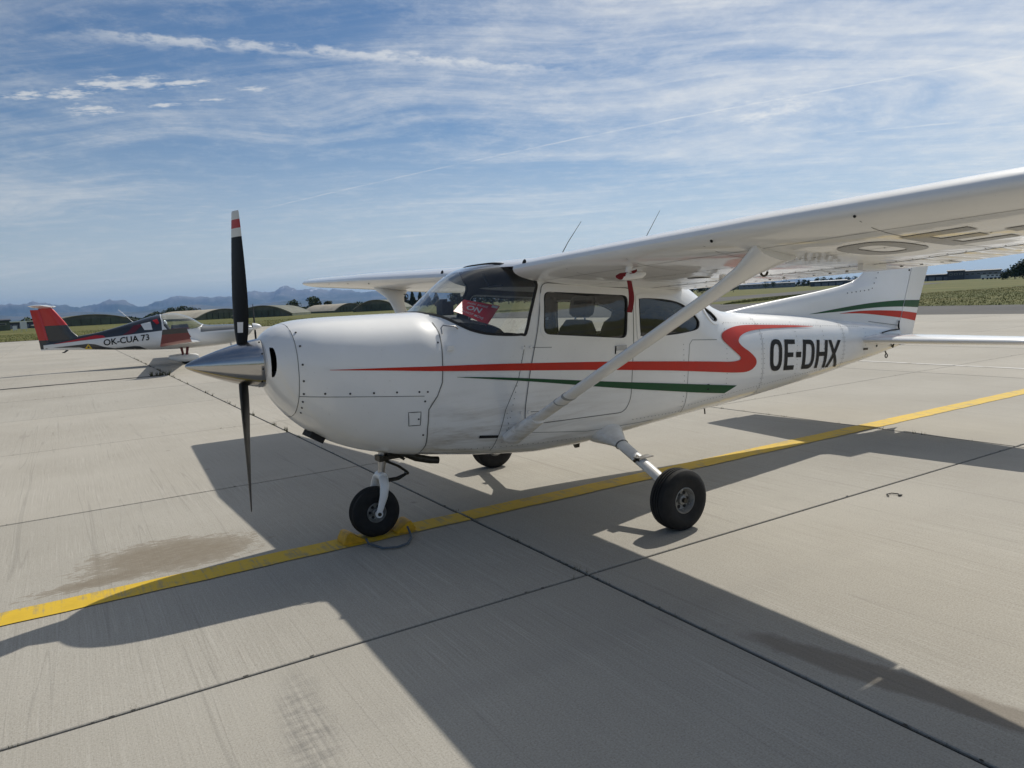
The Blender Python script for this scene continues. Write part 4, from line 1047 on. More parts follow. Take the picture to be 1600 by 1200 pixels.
# ---- propeller and spinner
PM = Matrix.Translation((-.785, 0, 1.283)) @ Matrix.Rotation(R(2.0), 4, 'Y')
SM_ = PM @ Matrix.Translation((.105, 0, 0))
prop = MB().lathe([(-.447, .0), (-.444, .007), (-.432, .018), (-.40, .034), (-.34, .059), (-.26, .089), (-.18, .115), (-.10, .137), (-.04, .150), (.0, .156), (.005, .154), (.005, .0)], SM_, 56).build('spinner', M['chrome'], AC, 40)
MB().lathe([(.006, .0), (.006, .150), (.03, .158), (.03, .0)], SM_, 48).build('spinner_backplate', M['dark'], prop, 40)
b_ = MB()
for k in range(10):
    q = 2*math.pi*k/10+.2; p = SM_ @ Vector((-.02, .1535*math.cos(q), .1535*math.sin(q))); n_ = (SM_.to_3x3() @ Vector((-.1, math.cos(q), math.sin(q))))
    b_.disc(p, n_, .006, 8, .002)
tag(b_.build('spinner_screws', M['oily'], prop), kind='stuff')
BL = [(.10,.060,.80,.045),(.14,.075,.74,.045),(.20,.105,.64,.038),(.30,.140,.52,.030),(.42,.158,.42,.024),(.55,.160,.355,.019),(.68,.150,.305,.015),(.78,.135,.275,.012),(.785,.1345,.274,.012),(.838,.124,.262,.010),(.8385,.1239,.262,.010),(.891,.112,.252,.009),(.8915,.1118,.252,.009),(.935,.098,.245,.008),(.944,.088,.243,.006)]
def blade(sgn):
    b_ = MB(); rings = []
    NP = 9
    for r, ch, be, th in BL:
        ring = []
        prof = [(-.5+i/NP) for i in range(NP+1)]
        le = Vector((-math.sin(be), sgn*math.cos(be), 0)); fr = Vector((-math.cos(be), -sgn*math.sin(be), 0))
        lead = .02*(1-r)
        hh = lambda s: max(0, 1-(2*s)**2)**.6
        for s in prof: ring.append(le*(s*ch+lead*0)+fr*(th*hh(s)*.8)+Vector((0, 0, sgn*r)))          # cambered front
        for s in reversed(prof[1:-1]): ring.append(le*(s*ch)-fr*(th*hh(s)*.25)+Vector((0, 0, sgn*r)))
        rings.append([PM @ v for v in ring])
    n = len(rings[0]); b_.loft(rings)
    # front-face bands at the tip: white, red, white
    idx = []
    for i in range(len(BL)-1):
        rm = (BL[i][0]+BL[i+1][0])/2
        for j in range(n):
            front = j < NP
            idx.append(0 if not front or sgn < 0 or rm < .785 else 1 if rm < .838 else 2 if rm < .891 else 1)
    idx += [0, 0]
    b_.I = idx
    return b_.build('propeller_blade', [M['blade'], M['blade_white'], M['blade_red']], prop, 50)
for sgn in (1, -1): blade(sgn)
# white maker's sticker near the upper blade root
def on_blade(r, s, sgn=1, off=.0012):
    T = [[(b[0], b[k]) for b in BL] for k in (1, 2, 3)]; ch, be, th = (itp(t_, r) for t_ in T)
    le = Vector((-math.sin(be), sgn*math.cos(be), 0)); fr = Vector((-math.cos(be), -sgn*math.sin(be), 0))
    return PM @ (le*(s*ch)+fr*(th*max(0, 1-(2*s)**2)**.6*.8+off)+Vector((0, 0, sgn*r)))
V = [on_blade(r, s) for r in (.195, .225, .26) for s in (-.30, -.18, -.06, .04)]
mesh('blade_sticker', V, [(4*i+j, 4*i+j+1, 4*i+j+5, 4*i+j+4) for i in range(2) for j in range(3)], M['print_white'], prop, 60)
# ---- wheels
def wheel(parent, c, Rr, wd, rimr, name='wheel'):
    """axle along y"""
    MX = Matrix.Translation(c) @ Matrix.Rotation(R(90), 4, 'Z')
    h = wd/2
    w_ = bpy.data.objects.new(name, None); w_.empty_display_size = .05; link(w_, parent)
    prof = [(-h*.55, rimr), (-h*.80, rimr*1.06), (-h*.97, rimr+(Rr-rimr)*.35), (-h, rimr+(Rr-rimr)*.55), (-h*.93, rimr+(Rr-rimr)*.78), (-h*.72, Rr*.972), (-h*.45, Rr*.994)]
    for gq in (-.28, 0, .28): prof += [(h*gq-.006, Rr), (h*gq-.004, Rr-.006), (h*gq+.004, Rr-.006), (h*gq+.006, Rr)]
    prof += [(-a, r) for a, r in reversed(prof[:7])]
    MB().lathe(prof, MX, 56).build('tyre', M['rubber'], w_, 35)
    rp = []
    for sgn in (-1,):
        rp = [(-h*.55, rimr*1.0), (-h*.78, rimr*1.03), (-h*.80, rimr*.97), (-h*.60, rimr*.86), (-h*.34, rimr*.76), (-h*.30, rimr*.42), (-h*.55, rimr*.36), (-h*.62, rimr*.20), (-h*.62, 0)]
    rim = MB().lathe(rp, MX, 40).lathe([(-a, r) for a, r in rp], MX, 40).build('rim', M['rim'], w_, 35)
    b_ = MB(); d_ = MB()
    for k in range(6):
        q = 2*math.pi*k/6
        for sg in (-1, 1):
            d_.disc(MX @ Vector((sg*h*.325, rimr*.60*math.cos(q), rimr*.60*math.sin(q))), MX.to_3x3() @ Vector((sg, 0, 0)), rimr*.15, 12, .004)
            b_.disc(MX @ Vector((sg*h*.40, rimr*.82*math.cos(q+.5), rimr*.82*math.sin(q+.5))), MX.to_3x3() @ Vector((sg, 0, 0)), rimr*.06, 8, .01)
    tag(d_.build('rim_holes', M['dark'], rim), kind='stuff'); tag(b_.build('rim_bolts', M['steel'], rim), kind='stuff')
    MB().disc(MX @ Vector((h*.62, 0, 0)), MX.to_3x3() @ Vector((1, 0, 0)), rimr*.2, 12, .02).disc(MX @ Vector((-h*.62, 0, 0)), MX.to_3x3() @ Vector((-1, 0, 0)), rimr*.2, 12, .02).build('hub_cap', M['oily'], rim, 40)
    return w_
# nose gear
ng = MB().tube([(.10,0,.66),(.085,0,.53),(.075,0,.46),(.067,0,.41)], [.030, .030, .024, .024], 16).build('nose_gear_strut', M['steel'], AC, 50)
MB().tube([(.088,0,.56),(.084,0,.525)], [.055, .05], 16).box((.15, 0, .545), (.16, .10, .03)).box((.05, -.05, .55), (.03, .06, .04)).build('steering_collar', M['oily'], ng, 40)
MB().tube([(.14,.03,.585),(.20,.03,.545),(.26,.02,.50)], .010, 8).tube([(.10,-.06,.57),(.2,-.07,.56),(.26,-.05,.60)], .010, 8).build('steering_rod', M['oily'], ng, 40)
MB().tube([(.10,-.02,.52),(.20,-.02,.465),(.268,-.0,.41)], .009, 8).tube([(.10,.02,.52),(.20,.02,.465),(.268,.0,.41)], .009, 8).tube([(.262,-.02,.405),(.262,.02,.405)], .012, 8).build('upper_torque_link', M['oily'], ng, 40)
MB().tube([(.265,-.0,.40),(.19,-.02,.375),(.09,-.025,.375)], .009, 8).tube([(.265,.0,.40),(.19,.02,.375),(.09,.025,.375)], .009, 8).build('lower_torque_link', M['oily'], ng, 40)
fk = MB()
for sg in (-1, 1):
    fk.tube([(.066, sg*.018, .425), (.062, sg*.062, .405), (.056, sg*.088, .36), (.042, sg*.093, .29), (.018, sg*.090, .22), (.0, sg*.088, .172)], [.026, .034, .034, .030, .024, .022], 14, (.55, (1, 0, 0)))
    fk.disc((.0, sg*.078, .172), (0, sg, 0), .026, 16, .022)
fk.tube([(.066, -.05, .415), (.066, .05, .415)], .03, 14)
fk.build('nose_fork', M['white'], ng, 50)
MB().disc((0, -.1, .172), (0, -1, 0), .013, 10, .008).disc((.068, -.047, .405), (0, -1, 0), .012, 10, .02).build('axle_nut', M['oily'], ng)
nw = wheel(ng, (0, 0, .172), .175, .125, .068)
# main gear
for sg in (-1, 1):
    leg = MB().tube([(1.735, sg*.36, .575), (1.725, sg*.60, .50), (1.715, sg*.90, .375), (1.705, sg*1.17, .262)], [.050, .050, .046, .042], 18, (.72, (1, 0, 0))).build('main_gear_leg', M['white'], AC, 50)
    MB().tube([(1.735, sg*.30, .60), (1.733, sg*.44, .553), (1.728, sg*.53, .525), (1.724, sg*.60, .500), (1.722, sg*.635, .487)], [.19, .155, .105, .068, .055], 22, (.62, (1, 0, 0))).build('gear_fairing', M['white'], leg, 60)
    MB().tube([(1.722, sg*.638, .4855), (1.7215, sg*.644, .4835)], .0565, 18, (.72, (1, 0, 0))).build('fairing_band', M['seam'], leg)
    MB().box((1.728, sg*.87, .428), (.13, .07, .008)).box((1.70, sg*.87, .40), (.05, .03, .05)).build('boarding_step', M['steel'], leg, 30)
    MB().tube([(1.70, sg*.84, .43), (1.65, sg*.86, .405)], .012, 8).build('step_bracket', M['oily'], leg)
    MB().tube([(1.778, sg*.62, .490), (1.772, sg*.80, .412), (1.764, sg*1.0, .33), (1.757, sg*1.13, .27), (1.74, sg*1.17, .21)], .006, 6).build('brake_hose', M['oily'], leg, 60)
    MB().tube([(1.695, sg*1.12, .27), (1.69, sg*1.20, .215), (1.69, sg*1.26, .205)], .024, 12).build('axle', M['steel'], leg, 40)
    MB().disc((1.69, sg*1.165, .205), (0, sg, 0), .075, 24, .012).build('brake_disc', M['steel'], leg, 30)
    wheel(leg, (1.69, sg*1.25, .205), .208, .165, .086)
# belly antenna and drains
MB().add([(1.70,-.008,.48),(1.82,-.008,.48),(1.80,-.008,.36),(1.76,-.008,.36),(1.70,.008,.48),(1.82,.008,.48),(1.80,.008,.36),(1.76,.008,.36)], [(0,1,2,3),(7,6,5,4),(0,4,5,1),(1,5,6,2),(2,6,7,3),(3,7,4,0)]).build('belly_antenna', M['oily'], AC)
MB().tube([(3.05,-.2,.56),(3.055,-.2,.50)], .006, 8).build('drain_tube', M['oily'], AC)
# ---- cabin interior
gl = MB(); rings = []
for x, z in ((.40,1.525),(.50,1.515),(.62,1.50),(.74,1.475),(.82,1.448),(.852,1.41),(.858,1.34),(.85,1.10),(.845,.80)):
    hw = max(.05, H.half(x, min(z, H.sect(x)[2]-.03))-.035); n = 14
    rings.append([Vector((x, -hw+2*hw*j/n, z-.045*abs(2*j/n-1)**3)) for j in range(n+1)])
gl.loft(rings, cap=False, closed=False); gl.build('glareshield', M['panel_black'], AC, 50)
MB().box((.672, .05, 1.545), (.09, .10, .075)).box((.672, .05, 1.592), (.10, .13, .03)).box((.665, .05, 1.615), (.04, .04, .02)).build('compass', M['panel_black'], AC, 30)
for y in (-.25, .25):
    b_ = MB().tube([(.86, y, 1.15), (.98, y, 1.155)], .014, 10)
    b_.tube([(.985, y-.13, 1.25), (.985, y-.14, 1.17), (.985, y-.08, 1.14), (.985, y, 1.135), (.985, y+.08, 1.14), (.985, y+.14, 1.17), (.985, y+.13, 1.25)], .013, 10); b_.build('control_yoke', M['panel_black'], AC, 50)
def cushion(c, d, rot, mat, parent, name):
    b_ = MB(); n = 8; rings = []
    for i in range(n+1):
        a = -1+2*i/n; k = (1-abs(a)**6)**.33 if abs(a) < 1 else .25
        ring = []
        for q in (2*math.pi*j/16 for j in range(16)):
            cx, cz = math.cos(q), math.sin(q); e = .45
            ring.append(Vector((d[0]/2*math.copysign(abs(cx)**e, cx)*max(.55, k), d[1]/2*math.copysign(abs(cz)**e, cz)*max(.7, k), d[2]/2*a)))
        rings.append([rot @ v + Vector(c) for v in ring])
    return b_.loft(rings).build(name, mat, parent, 60)
def seat(x, y, w):
    s_ = bpy.data.objects.new('seat', None); s_.empty_display_size = .1; link(s_, AC)
    rb_ = Matrix.Rotation(R(13), 3, 'Y')
    cushion((x-.18, y, .86), (.48, w, .15), Matrix.Identity(3), M['seat'], s_, 'seat_cushion')
    cushion((x+.10, y, 1.14), (.13, w, .56), rb_, M['seat'], s_, 'seat_back')
    if w < .6:
        cushion((x+.20, y, 1.52), (.09, .25, .17), rb_, M['seat'], s_, 'headrest')
        MB().tube([(x+.165, y-.06, 1.38), (x+.19, y-.06, 1.48)], .008, 6).tube([(x+.165, y+.06, 1.38), (x+.19, y+.06, 1.48)], .008, 6).build('headrest_post', M['steel'], s_)
    return s_
for y in (-.25, .25): seat(1.50, y, .40)
rs_ = seat(2.32, 0, .88)
for y in (-.22, .22): cushion((2.52, y, 1.38), (.16, .26, .16), Matrix.Rotation(R(20), 3, 'Y'), M['seat'], rs_, 'headrest')
MB().box((1.5, 0, .64), (1.4, .80, .02)).build('cabin_floor', M['liner'], AC)
MB().tube([(.98, 0, 1.80), (1.0, -.05, 1.70), (1.02, -.2, 1.70)], .01, 6).build('mirror_stalk', M['panel_black'], AC)
# ---- things that rest on or hang from the aircraft
BLp, BRp, TLp, TRp = Vector((.575,-.27,1.538)), Vector((.815,-.30,1.42)), Vector((.735,-.13,1.615)), Vector((1.035,-.13,1.555))
PLC = thing('warning_placard', 'red PARK BRAKE ON warning card lying behind the windshield', 'placard', Vector((1.75, 4.8, 0))+BLp)
e1 = BRp-BLp; e2 = TLp-BLp; nn = e1.cross(e2).normalized()
nn = nn if nn.y < 0 else -nn
L1, L2 = e1.length, e2.length; e1n = e1.normalized(); e2n = e2.normalized()
sag = lambda u, v: .012*math.sin(u*3.1)*(1-v)
def onp(u, v, off=0): return e1*u*(1-v)+e2*v*(1-u)+(TRp-BLp)*u*v+nn*(off+sag(u, v))
N_ = 8; V = [onp(i/N_, j/N_) for i in range(N_+1) for j in range(N_+1)]; V2 = [v-nn*.0015 for v in V]
F = [(i*(N_+1)+j, (i+1)*(N_+1)+j, (i+1)*(N_+1)+j+1, i*(N_+1)+j+1) for i in range(N_) for j in range(N_)]
mesh('card', V+V2, F+[tuple(q+len(V) for q in reversed(f)) for f in F], M['placard'], PLC, 60)
for txt, u0, u1, v0, v1, bd in (('PARK BRAKE', .16, .72, .74, .86, .01), ('ON', .22, .62, .36, .66, .02), ('DO NOT MOVE', .10, .80, .12, .24, .01)):
    V, F = fit_text(txt, 1, 1, bd)
    mesh('lettering', [onp(u0+(u1-u0)*x, v0+(v1-v0)*y, .002) for x, y in V], F, M['print_white'], PLC)
mesh('card_label', [onp(u, v, .002) for u, v in ((.80, .84), (.97, .84), (.97, .96), (.80, .96))], [(0, 1, 2, 3)], M['print_white'], PLC)
# pitot cover with its ribbon
pc = Vector((1.75, 4.8, 0))+pb
PCV = thing('pitot_cover', 'dark red pitot cover with hanging red ribbon under the wing', 'cover', pc+Vector((0, 0, -.09)))
MB().tube([(-.085, 0, .034), (-.06, 0, .034), (.0, 0, .036), (.03, 0, .042), (.06, 0, .062), (.062, 0, .02)], [.008, .019, .022, .022, .012, .008], 12).build('sleeve', M['flag'], PCV, 50)
rb_ = []
for i in range(9):
    k = i/8; x = .012+.012*math.sin(k*4); z = .01-.185*k; w = .019
    rb_.append((x-w, .004*math.sin(k*6), z, x+w, .006*math.sin(k*5+1), z-.003))
V = [(a, b, c) for a, b, c, *_ in rb_]+[(d, e, f) for *_, d, e, f in rb_]; V += [(x, y+.0015, z) for x, y, z in V]
F = [(i, i+1, 9+i+1, 9+i) for i in range(8)]; F += [tuple(18+q for q in reversed(f)) for f in F]
mesh('ribbon', V, F, M['flag'], PCV, 60)
# wheel chocks
CK = thing('wheel_chocks', 'pair of orange yellow wheel chocks joined by a grey rope at the nose wheel', 'chocks', (1.75, 4.8, 0))
def chock(cx, flip, name='chock'):
    pr_ = [(0, 0), (.145, 0), (.145, .010), (.058, .070), (.042, .074), (.026, .070), (0, .022)]; yw = .075
    b_ = MB(); rings = []
    for y, s in ((-yw, .96), (-yw+.012, 1), (yw-.012, 1), (yw, .96)):
        rings.append([Vector((cx+(flip*(x-.078)*s), y-.02, .005+z*s)) for x, z in pr_])
    b_.loft(rings); return b_.build(name, M['chock'], CK, 30)
c1 = chock(-.185, 1); c2 = chock(.185, -1)
MB().tube([(-.12,-.13,.03),(-.125,-.19,.014),(-.08,-.33,.012),(.0,-.375,.012),(.09,-.35,.012),(.165,-.24,.012),(.185,-.17,.02),(.19,-.12,.05)], .008, 8).build('rope', M['rope'], CK, 60)
# ------------------------------------------------------------------ the motor glider parked behind
GL = thing('motor_glider', 'small charcoal, red and white T-tail motor glider lettered OK-CUA 73', 'aircraft', (3.70, 27.1, 0), math.atan2(-.14, .99))
G = Hull([(-4.2,.045),(-3.4,.10),(-2.2,.22),(-1.4,.42),(-.6,.55),(.3,.54),(1.0,.45),(1.6,.36),(2.0,.25),(2.12,.14)],
         [(-4.2,.74),(-3.66,.70),(-2.2,.605),(-.9,.52),(0,.50),(.7,.52),(1.4,.58),(1.85,.72),(2.05,.88),(2.12,.98)],
         [(-4.2,.98),(-3.9,1.02),(-3.37,1.10),(-2.7,1.20),(-2.0,1.37),(-1.65,1.47),(-1.2,1.60),(-.97,1.655),(-.7,1.695),(-.34,1.70),(0,1.61),(.3,1.44),(.54,1.28),(.8,1.245),(1.3,1.235),(1.7,1.22),(2.0,1.19),(2.12,1.15)],
         [(-4.2,.86),(-2.2,.85),(-.6,.88),(.5,.88),(2.12,1.06)],
         [(-4.2,2.2),(-1.5,2.1),(-.3,2.2),(.6,2.4),(2.12,2.0)], [(-4.2,2.2),(-1.5,2.6),(1.0,2.6),(2.12,2.0)])
def glider_paint():
    m = bpy.data.materials.new('glider_paint'); m.use_nodes = True; g = NT(m.node_tree); b = g.n['Principled BSDF']
    t = g.new('ShaderNodeTexCoord').outputs['Object']; x, y, z = g.sep(t)
    line = g.m('ADD', 1.155, g.m('MULTIPLY', g.m('ADD', x, .7), .075))          # upper edge of the white flank
    up = g.m('MULTIPLY', g.ss(g.m('SUBTRACT', z, line), -.004, .004), g.ss(x, -.74, -.73, 1.0, 0.0))
    c = g.mix(up, (0.74, 0.74, 0.73), (0.028, 0.031, 0.036))
    cow = g.m('MULTIPLY', g.ss(x, .42, .44), g.ss(g.m('ADD', z, g.m('MULTIPLY', x, -.02)), 1.02, 1.03))
    c = g.mix(cow, c, (0.11, 0.12, 0.125))
    c = g.mix(g.m('MULTIPLY', g.ss(x, .5, 1.5), g.ss(z, .95, 1.05, 1.0, 0.0)), c, (0.36, 0.37, 0.36))
    g.put(b.inputs['Base Color'], c); b.inputs['Roughness'].default_value = 0.3
    b.inputs['Coat Weight'].default_value = 0.8; b.inputs['Coat Roughness'].default_value = 0.04
    return m
M['glider'] = glider_paint()
M['gwhite'] = simple('gelcoat_white', (0.76, 0.76, 0.75), 0.3, coat=0.7)
M['gred'] = simple('glider_red', (0.48, 0.012, 0.012), 0.35, coat=0.6)
M['gdark'] = simple('glider_charcoal', (0.026, 0.029, 0.034), 0.35, coat=0.6)
M['gmaroon'] = simple('glider_maroon', (0.13, 0.012, 0.018), 0.35, coat=0.6)
M['gpink'] = simple('glider_pale_red', (0.30, 0.10, 0.10), 0.35, coat=0.6)
M['sign_yellow'] = simple('sign_yellow', (0.62, 0.42, 0.03), 0.5)
sill = [(-.70,1.30),(-.62,1.18),(-.3,1.13),(.1,1.13),(.36,1.15),(.47,1.20)]
half_ = [(x, 2*G.tz(x, z, -1)) for x, z in sill]
cl = [(-.78, 0.0)]+[(-.76, half_[0][1]*.5)]+half_+[(.535, half_[-1][1]*.45), (.55, 0.0)]
CLP = resample(cl+[(x, -t) for x, t in reversed(cl[1:-1])], .06)
gx = [-4.2+.12*i for i in range(53)]; gx = [x for x in gx if x < 2.10]+[2.12]
gb = G.shell('fuselage', -4.2, 2.12, M['glider'], GL, 0, [CLP], nt=40, xs=gx)
MB().add([G.pos(2.12, t/12) for t in range(-12, 12)], [tuple(range(24))]).build('cowl_face', M['gwhite'], GL)
MB().add([G.pos(-4.2, t/12) for t in range(-12, 12)], [tuple(range(24))]).build('tail_cap', M['gdark'], GL)
cn = G.patch('canopy', [CLP], M['wsglass'], GL, .002, .08)
V = []; n_ = len(CLP)
for x, t in CLP: V += [G.at(x, t/2, .012), G.at(x-.03 if x > 0 else x+.03, t/2, .012)]
mesh('canopy_frame', V, [(2*i, 2*i+1, (2*i+3) % (2*n_), (2*i+2) % (2*n_)) for i in range(n_)], M['gwhite'], cn, 50)
for sd_ in (-1, 1):
    G.decal('red_flash', [[(-3.95,.905),(-2.85,1.095),(-2.72,1.12),(-2.5,1.10),(-2.42,1.03),(-3.0,.985)]], M['gred'], GL, .009, .06, sd_)
    G.decal('red_flash', [[(-2.5,1.025),(-1.95,1.065),(-1.72,1.20),(-1.58,1.36),(-1.36,1.40),(-1.32,1.36),(-1.55,1.15),(-1.7,1.09)]], M['gmaroon'], GL, .009, .06, sd_)
    G.decal('red_flash', [[(-1.0,1.50),(-.86,1.54),(-.80,1.40),(-.88,1.36)]], M['gred'], GL, .009, .06, sd_)
    G.decal('side_glass', [[(-1.36,1.40),(-1.06,1.46),(-1.02,1.20),(-1.26,1.20)]], M['gsilver'] if 'gsilver' in M else M['gwhite'], GL, .011, .06, sd_)
    G.decal('dark_swoosh', [[(-3.95,.80),(-3.3,.84),(-2.95,.86),(-2.75,.83),(-2.5,.73),(-2.2,.665),(-1.6,.70),(-1.45,.68),(-1.3,.60),(-1.22,.56),(-2.2,.62),(-3.0,.70),(-3.2,.76)]], M['gdark'], GL, .009, .06, sd_)
    G.decal('cheek_panel', [[(-.70,1.02),(-.1,1.09),(.02,1.10),(.12,.88),(-.72,.90)]], M['gmaroon'], GL, .009, .06, sd_)
    tri = [(-3.06,.70),(-2.84,.69),(-2.94,.86)]
    G.decal('warning_triangle', [tri], M['sign_yellow'], GL, .012, .06, sd_)
    G.decal('warning_mark', [[(-2.99,.725),(-2.91,.722),(-2.945,.80)]], M['gdark'], GL, .014, .06, sd_)
    V, F = fit_text('OK-CUA 73', 1.36, .20, .015)
    if sd_ > 0: V = [(1.36-x, y) for x, y in V]
    mesh('registration', [G.onside(-2.50+x,   .765+.075*x+y, .012, sd_) for x, y in V], F, M['black'], GL, 60)
# fin, rudder and tailplane
def plate(name, prof, th, mat, parent, n=5):
    """thin tapered aerofoil-like plate in the x-z plane from (z, x_lead, x_trail)"""
    rings = []
    for z, le, te in prof:
        xs_ = [le+(te-le)*s for s in (0, .03, .12, .35, .7, 1)]; hh = [.1, .5, .9, 1, .6, .08]
        rings.append([Vector((x, -th*h, z)) for x, h in zip(xs_, hh)]+[Vector((x, th*h, z)) for x, h in reversed(list(zip(xs_, hh)))])
    return MB().loft(rings).build(name, mat, parent, 40)
gf = plate('fin', [(.92,-3.0,-4.06),(1.10,-3.2,-4.09),(1.28,-3.37,-4.12),(1.50,-3.48,-4.15)], .06, M['gdark'], GL)
plate('fin_top', [(1.50,-3.48,-4.15),(1.62,-3.55,-4.17),(2.0,-3.80,-4.22),(2.06,-3.86,-4.23)], .055, M['gred'], gf)
gr = plate('rudder', [(.77,-4.03,-4.29),(1.0,-4.04,-4.31),(1.05,-4.05,-4.315)], .045, M['gdark'], GL)
plate('rudder_top', [(1.05,-4.05,-4.315),(1.5,-4.11,-4.385),(1.97,-4.18,-4.45),(2.02,-4.19,-4.45)], .045, M['gred'], gr)
plate('rudder_foot', [(.735,-3.75,-4.28),(.77,-3.75,-4.285)], .05, M['gwhite'], gr)
rings = []
for y in (-1.35, -1.25, -.6, 0, .6, 1.25, 1.35):
    c = .52-.16*abs(y)/1.35; x0 = -3.84-.08*abs(y)/1.35; k = .35 if abs(y) > 1.3 else 1
    ss = (0, .05, .2, .45, .75, 1); th = [.004, .022, .032, .03, .017, .003]
    rings.append([Vector((x0-c*s, y, 2.085+.03*abs(y)+t*k)) for s, t in zip(ss, th)]+[Vector((x0-c*s, y, 2.085+.03*abs(y)-t*k)) for s, t in reversed(list(zip(ss, th)))])
MB().loft(rings).build('tailplane', M['gwhite'], GL, 40)
MB().tube([(-3.80,0,2.09),(-4.0,0,2.115),(-4.15,0,2.12),(-4.3,0,2.10)], [.02,.05,.045,.012], 12).build('tailplane_fairing', M['gwhite'], GL, 50)
MB().tube([(-3.55,0,.70),(-3.65,0,.63),(-3.72,0,.62)], [.03,.025,.01], 8).build('tail_skid', M['gdark'], GL, 50)
MB().tube([(-1.59,0,1.47),(-1.79,0,1.70),(-1.99,0,1.91)], [.008,.006,.004], 6).build('whip_antenna', M['gwhite'], GL)
# wings
for sg in (-1, 1):
    rings = []
    for y in (.40, .9, 1.8, 3.0, 4.2, 5.0):
        k = (y-.4)/4.6; le = .38-.24*k; c = 1.12-.34*k; z = .69+.036*y
        ss = (0, .02, .08, .2, .4, .65, 1); up = [.0, .028, .062, .09, .088, .055, .004]; lo = [0, -.02, -.035, -.042, -.035, -.02, -.004]
        rings.append([Vector((le-c*s, sg*y, z+c*u-.03*s)) for s, u in zip(ss, up)]+[Vector((le-c*s, sg*y, z+c*u-.03*s)) for s, u in list(reversed(list(zip(ss, lo))))[:-1]])
    w_ = MB().loft(rings).build('wing', M['gwhite'], GL, 40)
    # upturned tip: dark upper panel over a red lower panel
    def tip(name, levels, mat):
        rr_ = []
        for y, z, le, te in levels:
            th = .03
            rr_.append([Vector((le+(te-le)*s, sg*(y+th*h), z-(.10 if z < 1.0 else .02)*s)) for s, h in ((0,.1),(.08,.6),(.35,1),(.7,.6),(1,.1))]+[Vector((le+(te-le)*s, sg*(y-th*h), z-(.10 if z < 1.0 else .02)*s)) for s, h in ((1,.1),(.7,.6),(.35,1),(.08,.6),(0,.1))])
        return MB().loft(rr_).build(name, mat, w_, 50)
    tip('wing_tip', [(4.98,.875,.14,-.66),(5.14,.90,.12,-.68),(5.24,.965,.10,-.66)], M['gpink'])
    tip('winglet', [(5.24,.965,.10,-.66),(5.28,1.06,.08,-.62),(5.30,1.14,.06,-.60)], M['gmaroon'])
    tip('winglet_top', [(5.30,1.14,.06,-.60),(5.315,1.22,.045,-.59),(5.32,1.275,.02,-.57)], M['gdark'])
    # main gear
    MB().tube([(-.02, sg*.32, .58), (-.05, sg*.48, .40), (-.08, sg*.56, .22)], [.05,.04,.032], 10, (.5, (1, 0, 0))).tube([(-.22, sg*.32, .56), (-.20, sg*.48, .40), (-.18, sg*.56, .22)], [.04,.03,.026], 10, (.5, (1, 0, 0))).build('gear_leg', M['gmaroon'], GL, 50)
    pt_ = MB().tube([(-.66, sg*.56, .255), (-.58, sg*.56, .235), (-.38, sg*.56, .20), (-.15, sg*.56, .185), (.08, sg*.56, .185), (.24, sg*.56, .20), (.31, sg*.56, .215)], [.008,.045,.10,.125,.12,.07,.01], 16, (.8, (0, 0, 1))).build('wheel_pant', M['gwhite'], GL, 60)
    MB().lathe([(-.05,.05),(-.055,.10),(-.045,.14),(0,.152),(.045,.14),(.055,.10),(.05,.05)], Matrix.Translation((-.12, sg*.56, .152)) @ Matrix.Rotation(R(90), 4, 'Z'), 28).build('tyre', M['rubber'], pt_, 40)
# nose gear, spinner and propeller
MB().tube([(1.35,0,.62),(1.42,0,.35),(1.42,0,.2)], .03, 8).build('nose_leg', M['gwhite'], GL, 50)
npn = MB().tube([(1.05,0,.235),(1.15,0,.215),(1.35,0,.185),(1.55,0,.185),(1.68,0,.205),(1.74,0,.215)], [.01,.05,.11,.11,.05,.01], 14, (.7, (0, 0, 1))).build('nose_wheel_pant', M['gwhite'], GL, 60)
MB().lathe([(-.04,.05),(-.045,.10),(0,.145),(.045,.10),(.04,.05)], Matrix.Translation((1.42, 0, .145)) @ Matrix.Rotation(R(90), 4, 'Z'), 24).build('nose_tyre', M['rubber'], npn, 40)
spn = MB().lathe([(0,.13),(.08,.122),(.18,.095),(.26,.055),(.30,.015),(.305,0)], Matrix.Translation((2.125, 0, 1.10)), 24).build('spinner', M['gwhite'], GL, 50)
for sgn in (1, -1):
    rings = []
    for r, ch, be in ((.10,.06,.9),(.22,.10,.7),(.4,.12,.5),(.6,.10,.4),(.76,.06,.33),(.80,.02,.32)):
        e = Vector((math.sin(be), sgn*math.cos(be), 0)); f_ = Vector((math.cos(be), -sgn*math.sin(be), 0))
        rings.append([Vector((2.20, 0, 1.10+sgn*r))+e*ch*a+f_*.012*b for a, b in ((-.5,0),(-.2,1),(.2,.8),(.5,0),(.2,-.3),(-.2,-.3))])
    MB().loft(rings).build('propeller_blade', M['blade'], spn, 50)
# seats under the canopy
for y in (-.24, .24):
    s_ = bpy.data.objects.new('seat', None); s_.empty_display_size = .1; link(s_, GL)
    cushion((-.55, y, 1.12), (.14, .40, .52), Matrix.Rotation(R(-24), 3, 'Y'), M['seat'], s_, 'seat_back')
    cushion((-.64, y, 1.40), (.10, .22, .15), Matrix.Rotation(R(-20), 3, 'Y'), M['gwhite'], s_, 'headrest')
MB().box((.30, 0, 1.10), (.30, .70, .12)).build('instrument_panel', M['panel_black'], GL, 30)
